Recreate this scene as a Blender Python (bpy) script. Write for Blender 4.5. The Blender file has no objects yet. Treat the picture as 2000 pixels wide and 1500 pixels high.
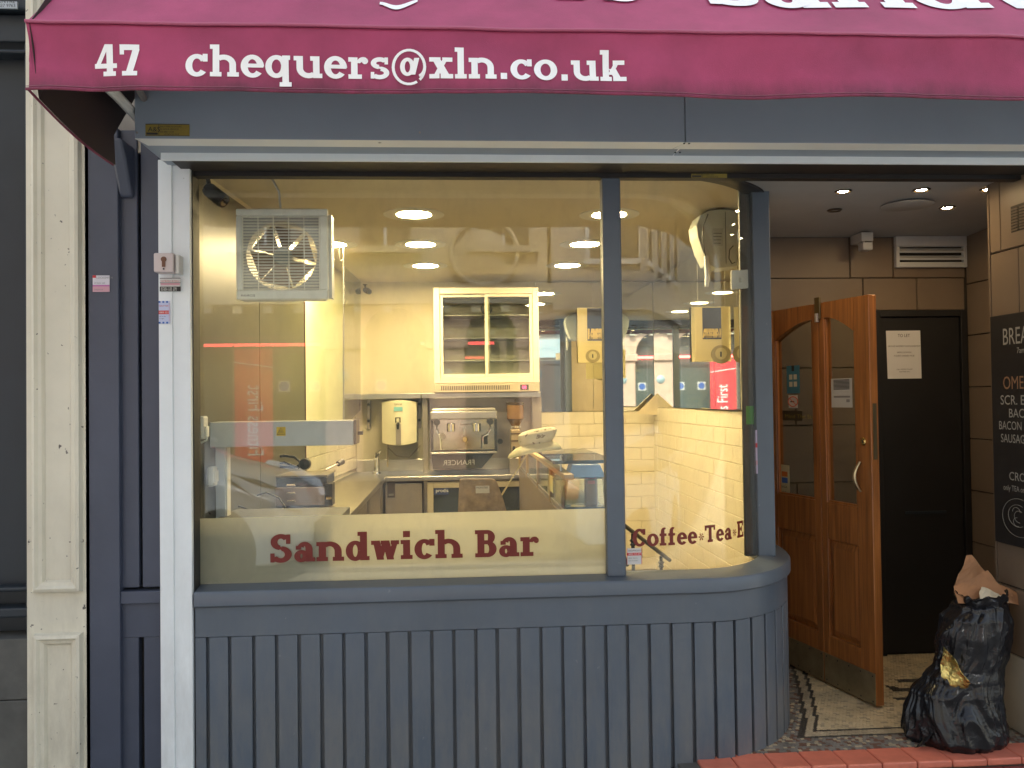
import bpy, bmesh, math, random
from mathutils import Vector, Matrix, noise
rnd = random.Random(7)
sc = bpy.context.scene
COL = sc.collection
PI = math.pi

# ------------------------------------------------------------------ camera
F_PX = 1674.0
CAM = Vector((0.0, -3.6, 1.5))
YAW, PITCH, ROLL = math.radians(3.76), math.radians(1.05), math.radians(-0.74)
_f = Vector((math.sin(YAW)*math.cos(PITCH), math.cos(YAW)*math.cos(PITCH), math.sin(PITCH)))
_r0 = Vector((math.cos(YAW), -math.sin(YAW), 0))
_u0 = _r0.cross(_f)
_r = _r0*math.cos(ROLL) + _u0*math.sin(ROLL)
_u = _r.cross(_f)
cam = bpy.data.cameras.new('camera')
cam.sensor_width = 36.0
cam.lens = 36.0*F_PX/2000.0
cam.clip_start = 0.05; cam.clip_end = 500
camo = bpy.data.objects.new('camera', cam); COL.objects.link(camo)
m = Matrix((_r, _u, -_f)).transposed().to_4x4(); m.translation = CAM
camo.matrix_world = m
sc.camera = camo

# ------------------------------------------------------------------ sky, sun, exposure
SUN_EL, SUN_AZ = math.radians(50), math.radians(18)
world = bpy.data.worlds.new('World'); sc.world = world; world.use_nodes = True
wn = world.node_tree; wn.nodes.clear()
wo = wn.nodes.new('ShaderNodeOutputWorld'); wb = wn.nodes.new('ShaderNodeBackground')
sky = wn.nodes.new('ShaderNodeTexSky'); sky.sky_type = 'NISHITA'; sky.sun_disc = False
sky.sun_elevation = SUN_EL; sky.sun_rotation = SUN_AZ
sky.air_density = 1.6; sky.dust_density = 4.0; sky.ozone_density = 1.0
wb.inputs['Strength'].default_value = 0.15
hs = wn.nodes.new('ShaderNodeHueSaturation'); hs.inputs['Saturation'].default_value = .55
wn.links.new(sky.outputs[0], hs.inputs['Color']); wn.links.new(hs.outputs[0], wb.inputs[0]); wn.links.new(wb.outputs[0], wo.inputs[0])
sl = bpy.data.lights.new('sun', 'SUN'); sl.energy = 2.2; sl.angle = math.radians(3); sl.color = (1.0, .96, .9)
so = bpy.data.objects.new('sun', sl); COL.objects.link(so)
# sun_rotation turns clockwise from +Y: direction towards the sun
_sd = Vector((math.sin(SUN_AZ)*math.cos(SUN_EL), math.cos(SUN_AZ)*math.cos(SUN_EL), math.sin(SUN_EL)))
so.rotation_euler = _sd.to_track_quat('Z', 'Y').to_euler(); so.location = (0, -8, 12)
vs = sc.view_settings
vs.view_transform = 'Standard'; vs.look = 'None'; vs.gamma = 1; vs.use_curve_mapping = False
vs.exposure = 1.5
sc.cycles.use_denoising = True
sc.cycles.max_bounces = 10; sc.cycles.glossy_bounces = 6; sc.cycles.transparent_max_bounces = 16
sc.cycles.transmission_bounces = 6; sc.cycles.diffuse_bounces = 4
sc.cycles.sample_clamp_indirect = 6
sc.cycles.caustics_reflective = False; sc.cycles.caustics_refractive = False

# ------------------------------------------------------------------ helpers
def at(px, py, Y):
    """point of the plane y=Y that the photograph shows at pixel px, py"""
    d = _f + _r*((px-1000.0)/F_PX) - _u*((py-750.0)/F_PX)
    return CAM + d*((Y-CAM.y)/d.y)

def ax(px, py, X):
    d = _f + _r*((px-1000.0)/F_PX) - _u*((py-750.0)/F_PX)
    return CAM + d*((X-CAM.x)/d.x)

def az(px, py, Z):
    d = _f + _r*((px-1000.0)/F_PX) - _u*((py-750.0)/F_PX)
    return CAM + d*((Z-CAM.z)/d.z)

MATS = {}
def mat(name, col, rough=.5, metal=0.0, var=.0, var_scale=4.0, col2=None, bump=0.0, bump_scale=60.0,
        spec=.5, coat=0.0, emit=None, estr=0.0, stretch=None, specks=None, speck_scale=40.0, speck_thr=.72, alpha=1.0, rvar=0.0, trans=0.0, bump_dist=.002):
    if name in MATS: return MATS[name]
    m = bpy.data.materials.new(name); m.use_nodes = True
    nt = m.node_tree; N = nt.nodes; L = nt.links
    b = N['Principled BSDF']
    b.inputs['Base Color'].default_value = (*col, 1)
    b.inputs['Roughness'].default_value = rough
    b.inputs['Metallic'].default_value = metal
    b.inputs['Specular IOR Level'].default_value = spec
    b.inputs['Coat Weight'].default_value = coat
    b.inputs['Alpha'].default_value = alpha
    b.inputs['Transmission Weight'].default_value = trans
    tc = N.new('ShaderNodeTexCoord'); mp = N.new('ShaderNodeMapping')
    L.new(tc.outputs['Object'], mp.inputs['Vector'])
    if stretch: mp.inputs['Scale'].default_value = stretch
    last = None
    if var > 0 or col2 is not None:
        n = N.new('ShaderNodeTexNoise'); n.inputs['Scale'].default_value = var_scale; n.inputs['Detail'].default_value = 6
        n.inputs['Roughness'].default_value = .62
        L.new(mp.outputs[0], n.inputs['Vector'])
        r = N.new('ShaderNodeValToRGB'); L.new(n.outputs['Fac'], r.inputs[0])
        r.color_ramp.elements[0].position = .3; r.color_ramp.elements[1].position = .72
        if col2 is None:
            c0 = [max(0, c*(1-var)) for c in col]; c1 = [min(1, c*(1+var)) for c in col]
        else: c0, c1 = col, col2
        r.color_ramp.elements[0].color = (*c0, 1); r.color_ramp.elements[1].color = (*c1, 1)
        last = r.outputs[0]
        if rvar > 0:
            mr = N.new('ShaderNodeMapRange'); L.new(n.outputs['Fac'], mr.inputs[0])
            mr.inputs['To Min'].default_value = max(0, rough-rvar); mr.inputs['To Max'].default_value = min(1, rough+rvar)
            L.new(mr.outputs[0], b.inputs['Roughness'])
    if specks is not None:
        n2 = N.new('ShaderNodeTexNoise'); n2.inputs['Scale'].default_value = speck_scale; n2.inputs['Detail'].default_value = 3
        L.new(tc.outputs['Object'], n2.inputs['Vector'])
        r2 = N.new('ShaderNodeValToRGB'); L.new(n2.outputs['Fac'], r2.inputs[0])
        r2.color_ramp.elements[0].position = speck_thr; r2.color_ramp.elements[1].position = min(1, speck_thr+.03)
        mx = N.new('ShaderNodeMixRGB'); L.new(r2.outputs[0], mx.inputs[0])
        if last: L.new(last, mx.inputs[1])
        else: mx.inputs[1].default_value = (*col, 1)
        mx.inputs[2].default_value = (*specks, 1)
        last = mx.outputs[0]
    if last: L.new(last, b.inputs['Base Color'])
    if bump > 0:
        n3 = N.new('ShaderNodeTexNoise'); n3.inputs['Scale'].default_value = bump_scale; n3.inputs['Detail'].default_value = 5
        L.new(mp.outputs[0], n3.inputs['Vector'])
        bp = N.new('ShaderNodeBump'); bp.inputs['Strength'].default_value = bump; bp.inputs['Distance'].default_value = bump_dist
        L.new(n3.outputs['Fac'], bp.inputs['Height']); L.new(bp.outputs[0], b.inputs['Normal'])
    if emit is not None:
        b.inputs['Emission Color'].default_value = (*emit, 1); b.inputs['Emission Strength'].default_value = estr
    MATS[name] = m
    return m

def glass(name, tint=(1, 1, 1), gain=1.8, wave=0.0, rough=0.0, wscale=2.0, wstretch=(1, 1, .35)):
    """thin pane: clear with Fresnel reflection from both faces"""
    m = bpy.data.materials.new(name); m.use_nodes = True
    nt = m.node_tree; N = nt.nodes; L = nt.links; N.clear()
    o = N.new('ShaderNodeOutputMaterial'); mx = N.new('ShaderNodeMixShader')
    t = N.new('ShaderNodeBsdfTransparent'); t.inputs[0].default_value = (*tint, 1)
    g = N.new('ShaderNodeBsdfGlossy'); g.inputs['Roughness'].default_value = rough
    fr = N.new('ShaderNodeFresnel'); ge = N.new('ShaderNodeNewGeometry'); io = N.new('ShaderNodeMapRange')
    io.inputs['To Min'].default_value = 1.52; io.inputs['To Max'].default_value = 1/1.52
    L.new(ge.outputs['Backfacing'], io.inputs[0]); L.new(io.outputs[0], fr.inputs[0])
    mu = N.new('ShaderNodeMath'); mu.operation = 'MULTIPLY'; mu.inputs[1].default_value = gain; mu.use_clamp = True
    L.new(fr.outputs[0], mu.inputs[0]); L.new(mu.outputs[0], mx.inputs[0])
    L.new(t.outputs[0], mx.inputs[1]); L.new(g.outputs[0], mx.inputs[2]); L.new(mx.outputs[0], o.inputs[0])
    if wave > 0:
        tc = N.new('ShaderNodeTexCoord'); mp = N.new('ShaderNodeMapping'); mp.inputs['Scale'].default_value = wstretch
        n = N.new('ShaderNodeTexNoise'); n.inputs['Scale'].default_value = wscale; n.inputs['Detail'].default_value = 1
        bp = N.new('ShaderNodeBump'); bp.inputs['Strength'].default_value = wave; bp.inputs['Distance'].default_value = .02
        L.new(tc.outputs['Object'], mp.inputs[0]); L.new(mp.outputs[0], n.inputs[0]); L.new(n.outputs['Fac'], bp.inputs['Height'])
        L.new(bp.outputs[0], g.inputs['Normal'])
    if wave > 0:
        tc2 = N.new('ShaderNodeTexCoord'); mp2 = N.new('ShaderNodeMapping'); mp2.inputs['Scale'].default_value = (1, 1, .45); mp2.inputs['Rotation'].default_value = (0, .5, 0)
        n2 = N.new('ShaderNodeTexNoise'); n2.inputs['Scale'].default_value = 6; n2.inputs['Detail'].default_value = 8; n2.inputs['Roughness'].default_value = .7
        r2 = N.new('ShaderNodeValToRGB'); r2.color_ramp.elements[0].position = .48; r2.color_ramp.elements[1].position = .85; r2.color_ramp.elements[1].color = (.10, .10, .10, 1); r2.color_ramp.elements[0].color = (.006, .012, .012, 1)
        L.new(tc2.outputs['Object'], mp2.inputs[0]); L.new(mp2.outputs[0], n2.inputs[0]); L.new(n2.outputs['Fac'], r2.inputs[0])
        df = N.new('ShaderNodeBsdfDiffuse'); df.inputs[0].default_value = (.6, .6, .58, 1); m2 = N.new('ShaderNodeMixShader')
        L.new(r2.outputs[0], m2.inputs[0]); L.new(mx.outputs[0], m2.inputs[1]); L.new(df.outputs[0], m2.inputs[2]); L.new(m2.outputs[0], o.inputs[0])
    MATS[name] = m
    return m

class MB:
    def __init__(s): s.v = []; s.f = []; s.mi = []
    def add(s, vs, fs, mi=0):
        o = len(s.v); s.v += [tuple(v) for v in vs]; s.f += [tuple(i+o for i in f) for f in fs]; s.mi += [mi]*len(fs); return s
    def box(s, x0, x1, y0, y1, z0, z1, mi=0):
        if x0 > x1: x0, x1 = x1, x0
        if y0 > y1: y0, y1 = y1, y0
        if z0 > z1: z0, z1 = z1, z0
        return s.add([(x0,y0,z0),(x1,y0,z0),(x1,y1,z0),(x0,y1,z0),(x0,y0,z1),(x1,y0,z1),(x1,y1,z1),(x0,y1,z1)],
            [(0,3,2,1),(4,5,6,7),(0,1,5,4),(1,2,6,5),(2,3,7,6),(3,0,4,7)], mi)
    def hexa(s, b, t, mi=0):
        """b, t: four bottom and four top corners, ccw from above"""
        return s.add(list(b)+list(t), [(0,3,2,1),(4,5,6,7),(0,1,5,4),(1,2,6,5),(2,3,7,6),(3,0,4,7)], mi)
    def prism(s, pts, fn0, fn1, mi=0):
        n = len(pts)
        vs = [fn0(p) for p in pts]+[fn1(p) for p in pts]
        fs = [tuple(range(n))[::-1], tuple(range(n, 2*n))]+[(i, (i+1) % n, n+(i+1) % n, n+i) for i in range(n)]
        return s.add(vs, fs, mi)
    def tube(s, pts, r, n=10, mi=0, cap=True, closed=False):
        pts = [Vector(p) for p in pts]
        rs = r if isinstance(r, (list, tuple)) else [r]*len(pts)
        rings = []; up = None
        for i, p in enumerate(pts):
            a = pts[max(0, i-1)]; b = pts[min(len(pts)-1, i+1)]
            t = (b-a).normalized()
            if up is None:
                up = Vector((0, 0, 1)) if abs(t.z) < .9 else Vector((0, 1, 0))
            sd = t.cross(up).normalized(); up = sd.cross(t).normalized()
            rings.append([p+(sd*math.cos(2*PI*k/n)+up*math.sin(2*PI*k/n))*rs[i] for k in range(n)])
        vs = [v for q in rings for v in q]
        fs = [(i*n+k, i*n+(k+1) % n, (i+1)*n+(k+1) % n, (i+1)*n+k) for i in range(len(pts)-1) for k in range(n)]
        if cap: fs += [tuple(range(n))[::-1], tuple((len(pts)-1)*n+k for k in range(n))]
        return s.add(vs, fs, mi)
    def lathe(s, c, prof, axis='z', n=24, mi=0, sx=1.0):
        c = Vector(c); vs = []
        for (r, h) in prof:
            for k in range(n):
                a = 2*PI*k/n; u, w = r*math.cos(a)*sx, r*math.sin(a)
                vs.append(c+(Vector((u, w, h)) if axis == 'z' else Vector((u, h, w)) if axis == 'y' else Vector((h, u, w))))
        m_ = len(prof)
        fs = [(i*n+k, i*n+(k+1) % n, (i+1)*n+(k+1) % n, (i+1)*n+k) for i in range(m_-1) for k in range(n)]
        if prof[0][0] > 1e-6: fs.append(tuple(range(n))[::-1])
        if prof[-1][0] > 1e-6: fs.append(tuple((m_-1)*n+k for k in range(n)))
        return s.add(vs, fs, mi)
    def build(s, name, mt, parent=None, bevel=0.0, smooth=False, local=False, segs=2):
        me = bpy.data.meshes.new(name); me.from_pydata(s.v, [], s.f); 
        for m_ in (mt if isinstance(mt, (list, tuple)) else [mt]): me.materials.append(m_)
        me.polygons.foreach_set('material_index', s.mi)
        bm = bmesh.new(); bm.from_mesh(me)
        bmesh.ops.recalc_face_normals(bm, faces=bm.faces); bm.to_mesh(me); bm.free()
        o = bpy.data.objects.new(name, me); COL.objects.link(o)
        if smooth:
            me.polygons.foreach_set('use_smooth', [True]*len(me.polygons))
            try: me.set_sharp_from_angle(angle=math.radians(40))
            except Exception: pass
        if bevel > 0:
            b = o.modifiers.new('bevel', 'BEVEL'); b.width = bevel; b.segments = segs; b.limit_method = 'ANGLE'; b.angle_limit = math.radians(40)
        put(o, parent, local)
        return o

WL = {}
def put(o, parent, local=False):
    if parent is not None:
        o.parent = parent
        if not local and parent.name in WL:
            o.location = -WL[parent.name]
    return o

def tag(o, label=None, cat=None, group=None, kind=None):
    if label: o['label'] = label
    if cat: o['category'] = cat
    if group: o['group'] = group
    if kind: o['kind'] = kind
    return o

def thing(name, label, cat, loc, group=None, rz=0.0):
    o = bpy.data.objects.new(name, None); COL.objects.link(o)
    o.location = loc; o.rotation_euler = (0, 0, rz); o.empty_display_size = .1
    WL[o.name] = Vector(loc)
    return tag(o, label, cat, group)

def dup(o, loc=None, label=None, parent=None, rz=None):
    c = o.copy(); COL.objects.link(c)
    if parent is not None: c.parent = parent
    if loc is not None: c.location = loc
    if rz is not None: c.rotation_euler = (0, 0, rz)
    if label: c['label'] = label
    for ch in list(o.children): dup(ch, parent=c)
    return c

def dup_part(o, parent, loc):
    c = o.copy(); COL.objects.link(c); c.parent = parent; c.location = loc
    return c

def text_mesh(name, body, mt, parent, origin, size, xdir=(1, 0, 0), zdir=(0, 0, 1), align='LEFT', mirror=False, width=1.0, extr=0.0, spacing=1.0, bold=0.0):
    cu = bpy.data.curves.new(name, 'FONT'); cu.offset = bold; cu.body = body; cu.size = size; cu.align_x = align; cu.extrude = extr
    cu.space_character = spacing; cu.resolution_u = 3
    t = bpy.data.objects.new('tmp', cu); COL.objects.link(t)
    dg = bpy.context.evaluated_depsgraph_get()
    me = bpy.data.meshes.new_from_object(t.evaluated_get(dg))
    bpy.data.objects.remove(t); bpy.data.curves.remove(cu)
    xd = Vector(xdir).normalized()*(-1 if mirror else 1); zd = Vector(zdir).normalized(); nd = xd.cross(zd)
    org = Vector(origin)
    for v in me.vertices:
        v.co = org + xd*v.co.x*width + zd*v.co.y + nd*v.co.z
    me.materials.clear(); me.materials.append(mt); me.name = name
    o = bpy.data.objects.new(name, me); COL.objects.link(o)
    return put(o, parent)

# ------------------------------------------------------------------ slab-serif lettering
def _ring(cx, cy, rx, ry, sx, sy, a0=0, a1=360, n=None):
    n = n or max(6, int(abs(a1-a0)/12)); out = []
    for i in range(n):
        a, b = math.radians(a0+(a1-a0)*i/n), math.radians(a0+(a1-a0)*(i+1)/n)
        P = lambda t, k: (cx+(rx-sx*k)*math.cos(t), cy+(ry-sy*k)*math.sin(t))
        out.append([P(a, 0), P(b, 0), P(b, 1), P(a, 1)])
    return out
def _rect(x0, y0, x1, y1): return [[(x0, y0), (x1, y0), (x1, y1), (x0, y1)]]
def _d(xa, ya, xb, yb, w): return [[(xa, ya), (xa+w, ya), (xb+w, yb), (xb, yb)]]
def glyph(ch, s, t):
    x = .70; A = 1.04; e = .09
    if ch == ' ': return [], .42
    if ch == '.': return _rect(.08, 0, .08+s, s), s+.2
    if ch == 'i': return _rect(e, 0, e+s, x)+_rect(0, 0, 2*e+s, t)+_rect(0, x-t, e, x)+_rect(e, x+.1, e+s, x+.1+s*.85), 2*e+s+.07
    if ch == 'l': return _rect(e, 0, e+s, A)+_rect(0, 0, 2*e+s, t)+_rect(0, A-t, e, A), 2*e+s+.07
    if ch in 'nh':
        top = A if ch == 'h' else x
        w = .44+s*.9
        g = _rect(e, 0, e+s, top)+_rect(0, 0, 2*e+s-.02, t)+_rect(0, top-t, e, top)
        cx = e+(w+s)/2; rx = (w+s)/2-0.0; rx = (w-e+s)/2+.02; cx = w+s-rx
        g += _ring(cx, x-rx*.78, rx, rx*.78+.012, s, t*1.15, 0, 128)
        g += _rect(w, 0, w+s, x-rx*.78+.01)+_rect(w-e+.02, 0, w+s+e, t)
        return g, w+s+e+.06
    if ch == 'u':
        w = .44+s*.9
        g = _rect(w, 0, w+s, x)+_rect(w+s, 0, w+s+e, t)+_rect(w-e, x-t, w, x)+_rect(0, x-t, e, x)
        rx = (w-e+s)/2+.02; cx = e+rx
        g += _rect(e, rx*.78-.01, e+s, x)+_ring(cx, rx*.78, rx, rx*.78+.012, s, t*1.15, 180, 308)
        return g, w+s+e+.06
    if ch == 'r':
        g = _rect(e, 0, e+s, x)+_rect(0, 0, 2*e+s+.05, t)+_rect(0, x-t, e, x)
        g += _ring(e+s+.19, x-.2, .22, .215, s*.55, t*1.1, 62, 175)
        g += _ring(e+s+.25, x-.12, .105, .105, .104, .104, 0, 360)
        return g, e+s+.42
    if ch == 'o': return _ring(.4, .35, .4, .37, s*1.05, t), .86
    if ch in 'ce':
        g = _ring(.38, .35, .38, .37, s*1.05, t, 35 if ch == 'c' else 0, 322)
        if ch == 'c': g += _rect(.57, .47, .57+s*.75, .72)
        else: g += _rect(s*.6, .31, .74, .31+t*.85)
        return g, .80
    if ch == 'q':
        w = .56
        g = _ring(.37, .35, .37, .37, s, t)+_rect(w, -.3, w+s, x)+_rect(w-e, -.3, w+s+e, -.3+t)+_rect(w+s, x-t, w+s+.05, x)
        return g, w+s+e+.07
    if ch == 'd':
        w = .54
        g = _ring(.36, .35, .36, .37, s, t)+_rect(w, 0, w+s, A)+_rect(w+s, 0, w+s+e, t)+_rect(w-e, A-t, w, A)
        return g, w+s+e+.06
    if ch == 'a':
        w = .42
        g = _rect(w, 0, w+s, .46)+_rect(w+s, 0, w+s+e, t)
        g += _ring(w+s-.30, .44, .30, .28, s, t, 0, 150)+_rect(.06, .44, .06+s*.75, .58)
        g += _ring(.27, .205, .27, .22, s*.85, t*.9)
        return g, w+s+e+.05
    if ch == 's':
        g = _ring(.32, .52, .30, .20, s*.85, t, 25, 262)+_ring(.32, .19, .32, .21, s*.85, t, -155, 82)
        g += [[(.10, .47), (.22, .36), (.56, .24), (.45, .36)]]
        g += _rect(.48, .47, .48+s*.55, .70)+_rect(.02, 0, .02+s*.55, .22)
        return g, .72
    if ch == 'x':
        g = _d(.06, x, .46, 0, s*1.3)+_d(.09, 0, .48, x, s*.8)
        g += _rect(0, 0, .34, t)+_rect(.38, 0, .80, t)+_rect(0, x-t, .38, x)+_rect(.44, x-t, .78, x)
        return g, .86
    if ch == 'k':
        g = _rect(e, 0, e+s, A)+_rect(0, 0, 2*e+s, t)+_rect(0, A-t, e, A)
        g += _d(e+s-.04, .22, .52, x-.02, s*.75)+_d(.52, 0, .30, .42, s*1.15)
        g += _rect(.44, 0, .90, t)+_rect(.44, x-t, .84, x)
        return g, .96
    if ch == 'w':
        g = _d(.06, x, .22, 0, s)+_d(.22, 0, .44, x, s*.8)+_d(.42, x, .60, 0, s)+_d(.60, 0, .82, x, s*.8)
        g += _rect(0, x-t, .32, x)+_rect(.36, x-t, .62, x)+_rect(.74, x-t, 1.06, x)
        return g, 1.12
    if ch == 'f':
        g = _rect(e, 0, e+s, .82)+_rect(0, 0, 2*e+s+.03, t)+_rect(0, x-t, e+s+.14, x)
        g += _ring(e+.24, .80, .24, .25, s, t, 55, 180)
        return g, e+s+.26
    if ch == 'B':
        g = _rect(e, 0, e+s, 1)+_rect(0, 0, .5, t)+_rect(0, 1-t, .5, 1)+_rect(e+s, .47, .5, .47+t)
        g += _ring(.48, .735, .29, .265, s, t, -90, 90)+_ring(.48, .30, .35, .30, s*1.1, t, -90, 90)
        return g, .92
    if ch == 'S':
        g = _ring(.42, .73, .38, .29, s*.95, t*1.1, 30, 262)+_ring(.42, .28, .41, .30, s*.95, t*1.1, -155, 82)
        g += [[(.12, .66), (.30, .50), (.72, .34), (.55, .52)]]
        g += _rect(.62, .66, .62+s*.6, 1.0)+_rect(.03, 0, .03+s*.6, .33)
        return g, .92
    if ch == 'C':
        return _ring(.48, .5, .48, .52, s*1.1, t*1.1, 38, 322)+_rect(.68, .66, .68+s*.75, 1.0), .98
    if ch == 'T':
        return _rect(.45-s/2, 0, .45+s/2, 1)+_rect(.22, 0, .68, t)+_rect(0, 1-t, .9, 1)+_rect(0, .70, t, 1)+_rect(.9-t, .70, .9, 1), .96
    if ch == 'E':
        return _rect(e, 0, e+s, 1)+_rect(0, 0, .78, t)+_rect(0, 1-t, .75, 1)+_rect(e, .45, .55, .45+t)+_rect(.78-t, 0, .78, .32)+_rect(.75-t, .7, .75, 1)+_rect(.48, .36, .48+t*.8, .66), .84
    if ch == '*':
        g = []
        for k in range(6):
            a = k*PI/3; c, d = math.cos(a), math.sin(a); w = .035
            P = lambda u, v: (.28+u*c-v*d, .36+u*d+v*c)
            g.append([P(.03, -w*.5), P(.22, -w*1.5), P(.22, w*1.5), P(.03, w*.5)])
        return g, .58
    if ch == '4':
        w = .42
        return _rect(w, 0, w+s, 1)+_rect(w-.12, 0, w+s+.1, t)+_rect(0, .25, w+s+.14, .25+t)+_d(0, .30, w-.04, 1, s*.7), w+s+.22
    if ch == '7':
        return _rect(.02, 1-t*1.2, .70, 1)+_rect(.02, .68, .02+t, 1)+_d(.22, t*.5, .70-s, 1-t, s*1.05)+_rect(.10, 0, .30+s+.1, t), .8
    if ch == '@':
        g = _ring(.58, .38, .58, .60, .10, .085, -48, 300)
        g += _ring(.53, .38, .25, .30, s*.75, t*.8)
        g += _d(.62, .12, .76, .66, s*.8)
        g += _ring(.85, .38, .31, .35, .10, .08, -75, 0)
        return g, 1.26
    return _rect(0, 0, .3, .3), .4

def slab(name, txt, fn, mt, parent, s=.2, t=.13, width=None, lift=.0003):
    """fn(u, v, k): place of the flat letter point u, v (cap heights), k = lift index"""
    total = sum(glyph(c, s, t)[1] for c in txt)
    kx = 1.0 if width is None else width/total
    b = MB(); u = 0
    for c in txt:
        g, adv = glyph(c, s, t)
        for i, poly in enumerate(g):
            # split long polygons so that they follow a folded or curved ground
            n = 4
            if len(poly) == 4:
                p0, p1, p2, p3 = [Vector(q) for q in poly]
                la = max((p1-p0).length, (p2-p3).length); lb = max((p3-p0).length, (p2-p1).length)
                na, nb = max(1, int(la/.15)), max(1, int(lb/.15))
                vs = []
                for jb in range(nb+1):
                    for ja in range(na+1):
                        q = (p0.lerp(p1, ja/na)).lerp(p3.lerp(p2, ja/na), jb/nb)
                        vs.append(fn((u+q.x)*kx, q.y, i*lift*.25))
                b.add(vs, [(jb*(na+1)+ja, jb*(na+1)+ja+1, (jb+1)*(na+1)+ja+1, (jb+1)*(na+1)+ja) for jb in range(nb) for ja in range(na)])
        u += adv
    return b.build(name, mt, parent)

# ------------------------------------------------------------------ materials
blue = mat('slate blue gloss paint', (.092, .116, .150), .36, var=.10, var_scale=2.2, bump=.25, bump_scale=35, spec=.5, rvar=.08, specks=(.14, .16, .19), speck_scale=34, speck_thr=.74)
def splash(m, z_lo, z_hi, dirt, amount):
    N, L = m.node_tree.nodes, m.node_tree.links; b = N['Principled BSDF']
    src = b.inputs['Base Color'].links[0].from_socket
    ge = N.new('ShaderNodeNewGeometry'); sx = N.new('ShaderNodeSeparateXYZ'); L.new(ge.outputs['Position'], sx.inputs[0])
    mr = N.new('ShaderNodeMapRange'); L.new(sx.outputs['Z'], mr.inputs[0]); mr.inputs['From Min'].default_value = z_hi; mr.inputs['From Max'].default_value = z_lo
    mp = N.new('ShaderNodeMapping'); mp.inputs['Scale'].default_value = (1, 1, .25); L.new(ge.outputs['Position'], mp.inputs[0])
    n = N.new('ShaderNodeTexNoise'); n.inputs['Scale'].default_value = 9; n.inputs['Detail'].default_value = 9; n.inputs['Roughness'].default_value = .72; L.new(mp.outputs[0], n.inputs[0])
    r = N.new('ShaderNodeValToRGB'); r.color_ramp.elements[0].position = .38; r.color_ramp.elements[1].position = .68; L.new(n.outputs['Fac'], r.inputs[0])
    a_ = N.new('ShaderNodeMath'); a_.operation = 'MULTIPLY'; L.new(mr.outputs[0], a_.inputs[0]); L.new(r.outputs[0], a_.inputs[1])
    c_ = N.new('ShaderNodeMath'); c_.operation = 'MULTIPLY'; L.new(a_.outputs[0], c_.inputs[0]); c_.inputs[1].default_value = amount
    mx = N.new('ShaderNodeMixRGB'); L.new(c_.outputs[0], mx.inputs[0]); L.new(src, mx.inputs[1]); mx.inputs[2].default_value = (*dirt, 1)
    L.new(mx.outputs[0], b.inputs['Base Color'])
splash(blue, -.1, .8, (.19, .185, .17), .8)
blue_old = mat('slate blue paint on timber', (.056, .067, .102), .42, var=.10, var_scale=3, bump=.25, bump_scale=40)
cream = mat('cream masonry paint', (.68, .645, .53), .5, var=.08, var_scale=3, bump=.3, bump_scale=50, specks=(.10, .09, .08), speck_scale=40, speck_thr=.705)
white_pc = mat('white powder coated steel', (.76, .81, .84), .38, var=.05, var_scale=4, bump=.08, bump_scale=90, specks=(.35, .34, .33), speck_scale=30, speck_thr=.76)
white_pl = mat('white plastic', (.62, .62, .60), .4, var=.04)
whitish = mat('off white vinyl', (.70, .70, .66), .45)
box_grey = mat('grey coated shutter box', (.25, .30, .36), .45, var=.08, var_scale=1.6, bump=.06, bump_scale=20)
black = mat('black', (.012, .012, .013), .45)
dark_head = mat('dark steel shutter slot', (.012, .010, .010), .55)
charcoal = mat('charcoal paint', (.013, .020, .029), .45, var=.15, var_scale=4)
stone_gr = mat('grey stone base', (.085, .085, .08), .7, var=.3, var_scale=5, bump=.3)
wall_cr = mat('cream wall paint', (.72, .66, .50), .6, var=.03, bump=.05)
ceil_cr = mat('cream ceiling paint', (.60, .54, .42), .7, var=.03)
tile_w = mat('cream glazed tile', (.74, .68, .52), .18, var=.03, spec=.5)
grout = mat('grout', (.66, .60, .45), .9)
olive = mat('dark cladding panel', (.090, .086, .060), .32, var=.12, var_scale=1.5)
steel = mat('brushed steel', (.55, .53, .50), .28, metal=1.0, var=.08, var_scale=12, stretch=(1, 1, 8))
steel_dull = mat('dull steel', (.40, .36, .33), .42, metal=.8, var=.1)
chrome = mat('chrome', (.8, .8, .8), .08, metal=1.0)
brass = mat('brass', (.75, .55, .22), .25, metal=1.0)
mirror = mat('mirror', (.86, .88, .86), .015, metal=1.0)
rubber = mat('black rubber', (.015, .015, .015), .6)
maroon = mat('maroon vinyl lettering', (.15, .010, .005), .4)
white_let = mat('white vinyl lettering', (.90, .91, .92), .45)
mort = mat('dark mortar', (.03, .025, .02), .9)
def film_mat():
    m = mat('beige frosted film', (.60, .57, .44), .45, var=.05, var_scale=1.2, spec=.3)
    N, L = m.node_tree.nodes, m.node_tree.links; b = N['Principled BSDF']
    t = N.new('ShaderNodeBsdfTranslucent'); t.inputs[0].default_value = (.74, .70, .52, 1)
    tr = N.new('ShaderNodeBsdfTransparent'); tr.inputs[0].default_value = (.8, .78, .62, 1)
    mx = N.new('ShaderNodeMixShader'); mx.inputs[0].default_value = .45; mx2 = N.new('ShaderNodeMixShader'); mx2.inputs[0].default_value = .06
    L.new(b.outputs[0], mx.inputs[1]); L.new(t.outputs[0], mx.inputs[2]); L.new(mx.outputs[0], mx2.inputs[1]); L.new(tr.outputs[0], mx2.inputs[2])
    L.new(mx2.outputs[0], N['Material Output'].inputs[0]); return m
film = film_mat()
paper = mat('white paper', (.62, .62, .62), .7)
ink = mat('ink', (.03, .03, .035), .6)
inkgrey = mat('grey ink', (.2, .2, .2), .6)
red_p = mat('red print', (.55, .03, .04), .5)
blue_p = mat('blue print', (.03, .12, .45), .5)
yellow_p = mat('yellow print', (.55, .36, .03), .5)
gold_p = mat('dull gold print', (.26, .20, .04), .5)

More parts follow.
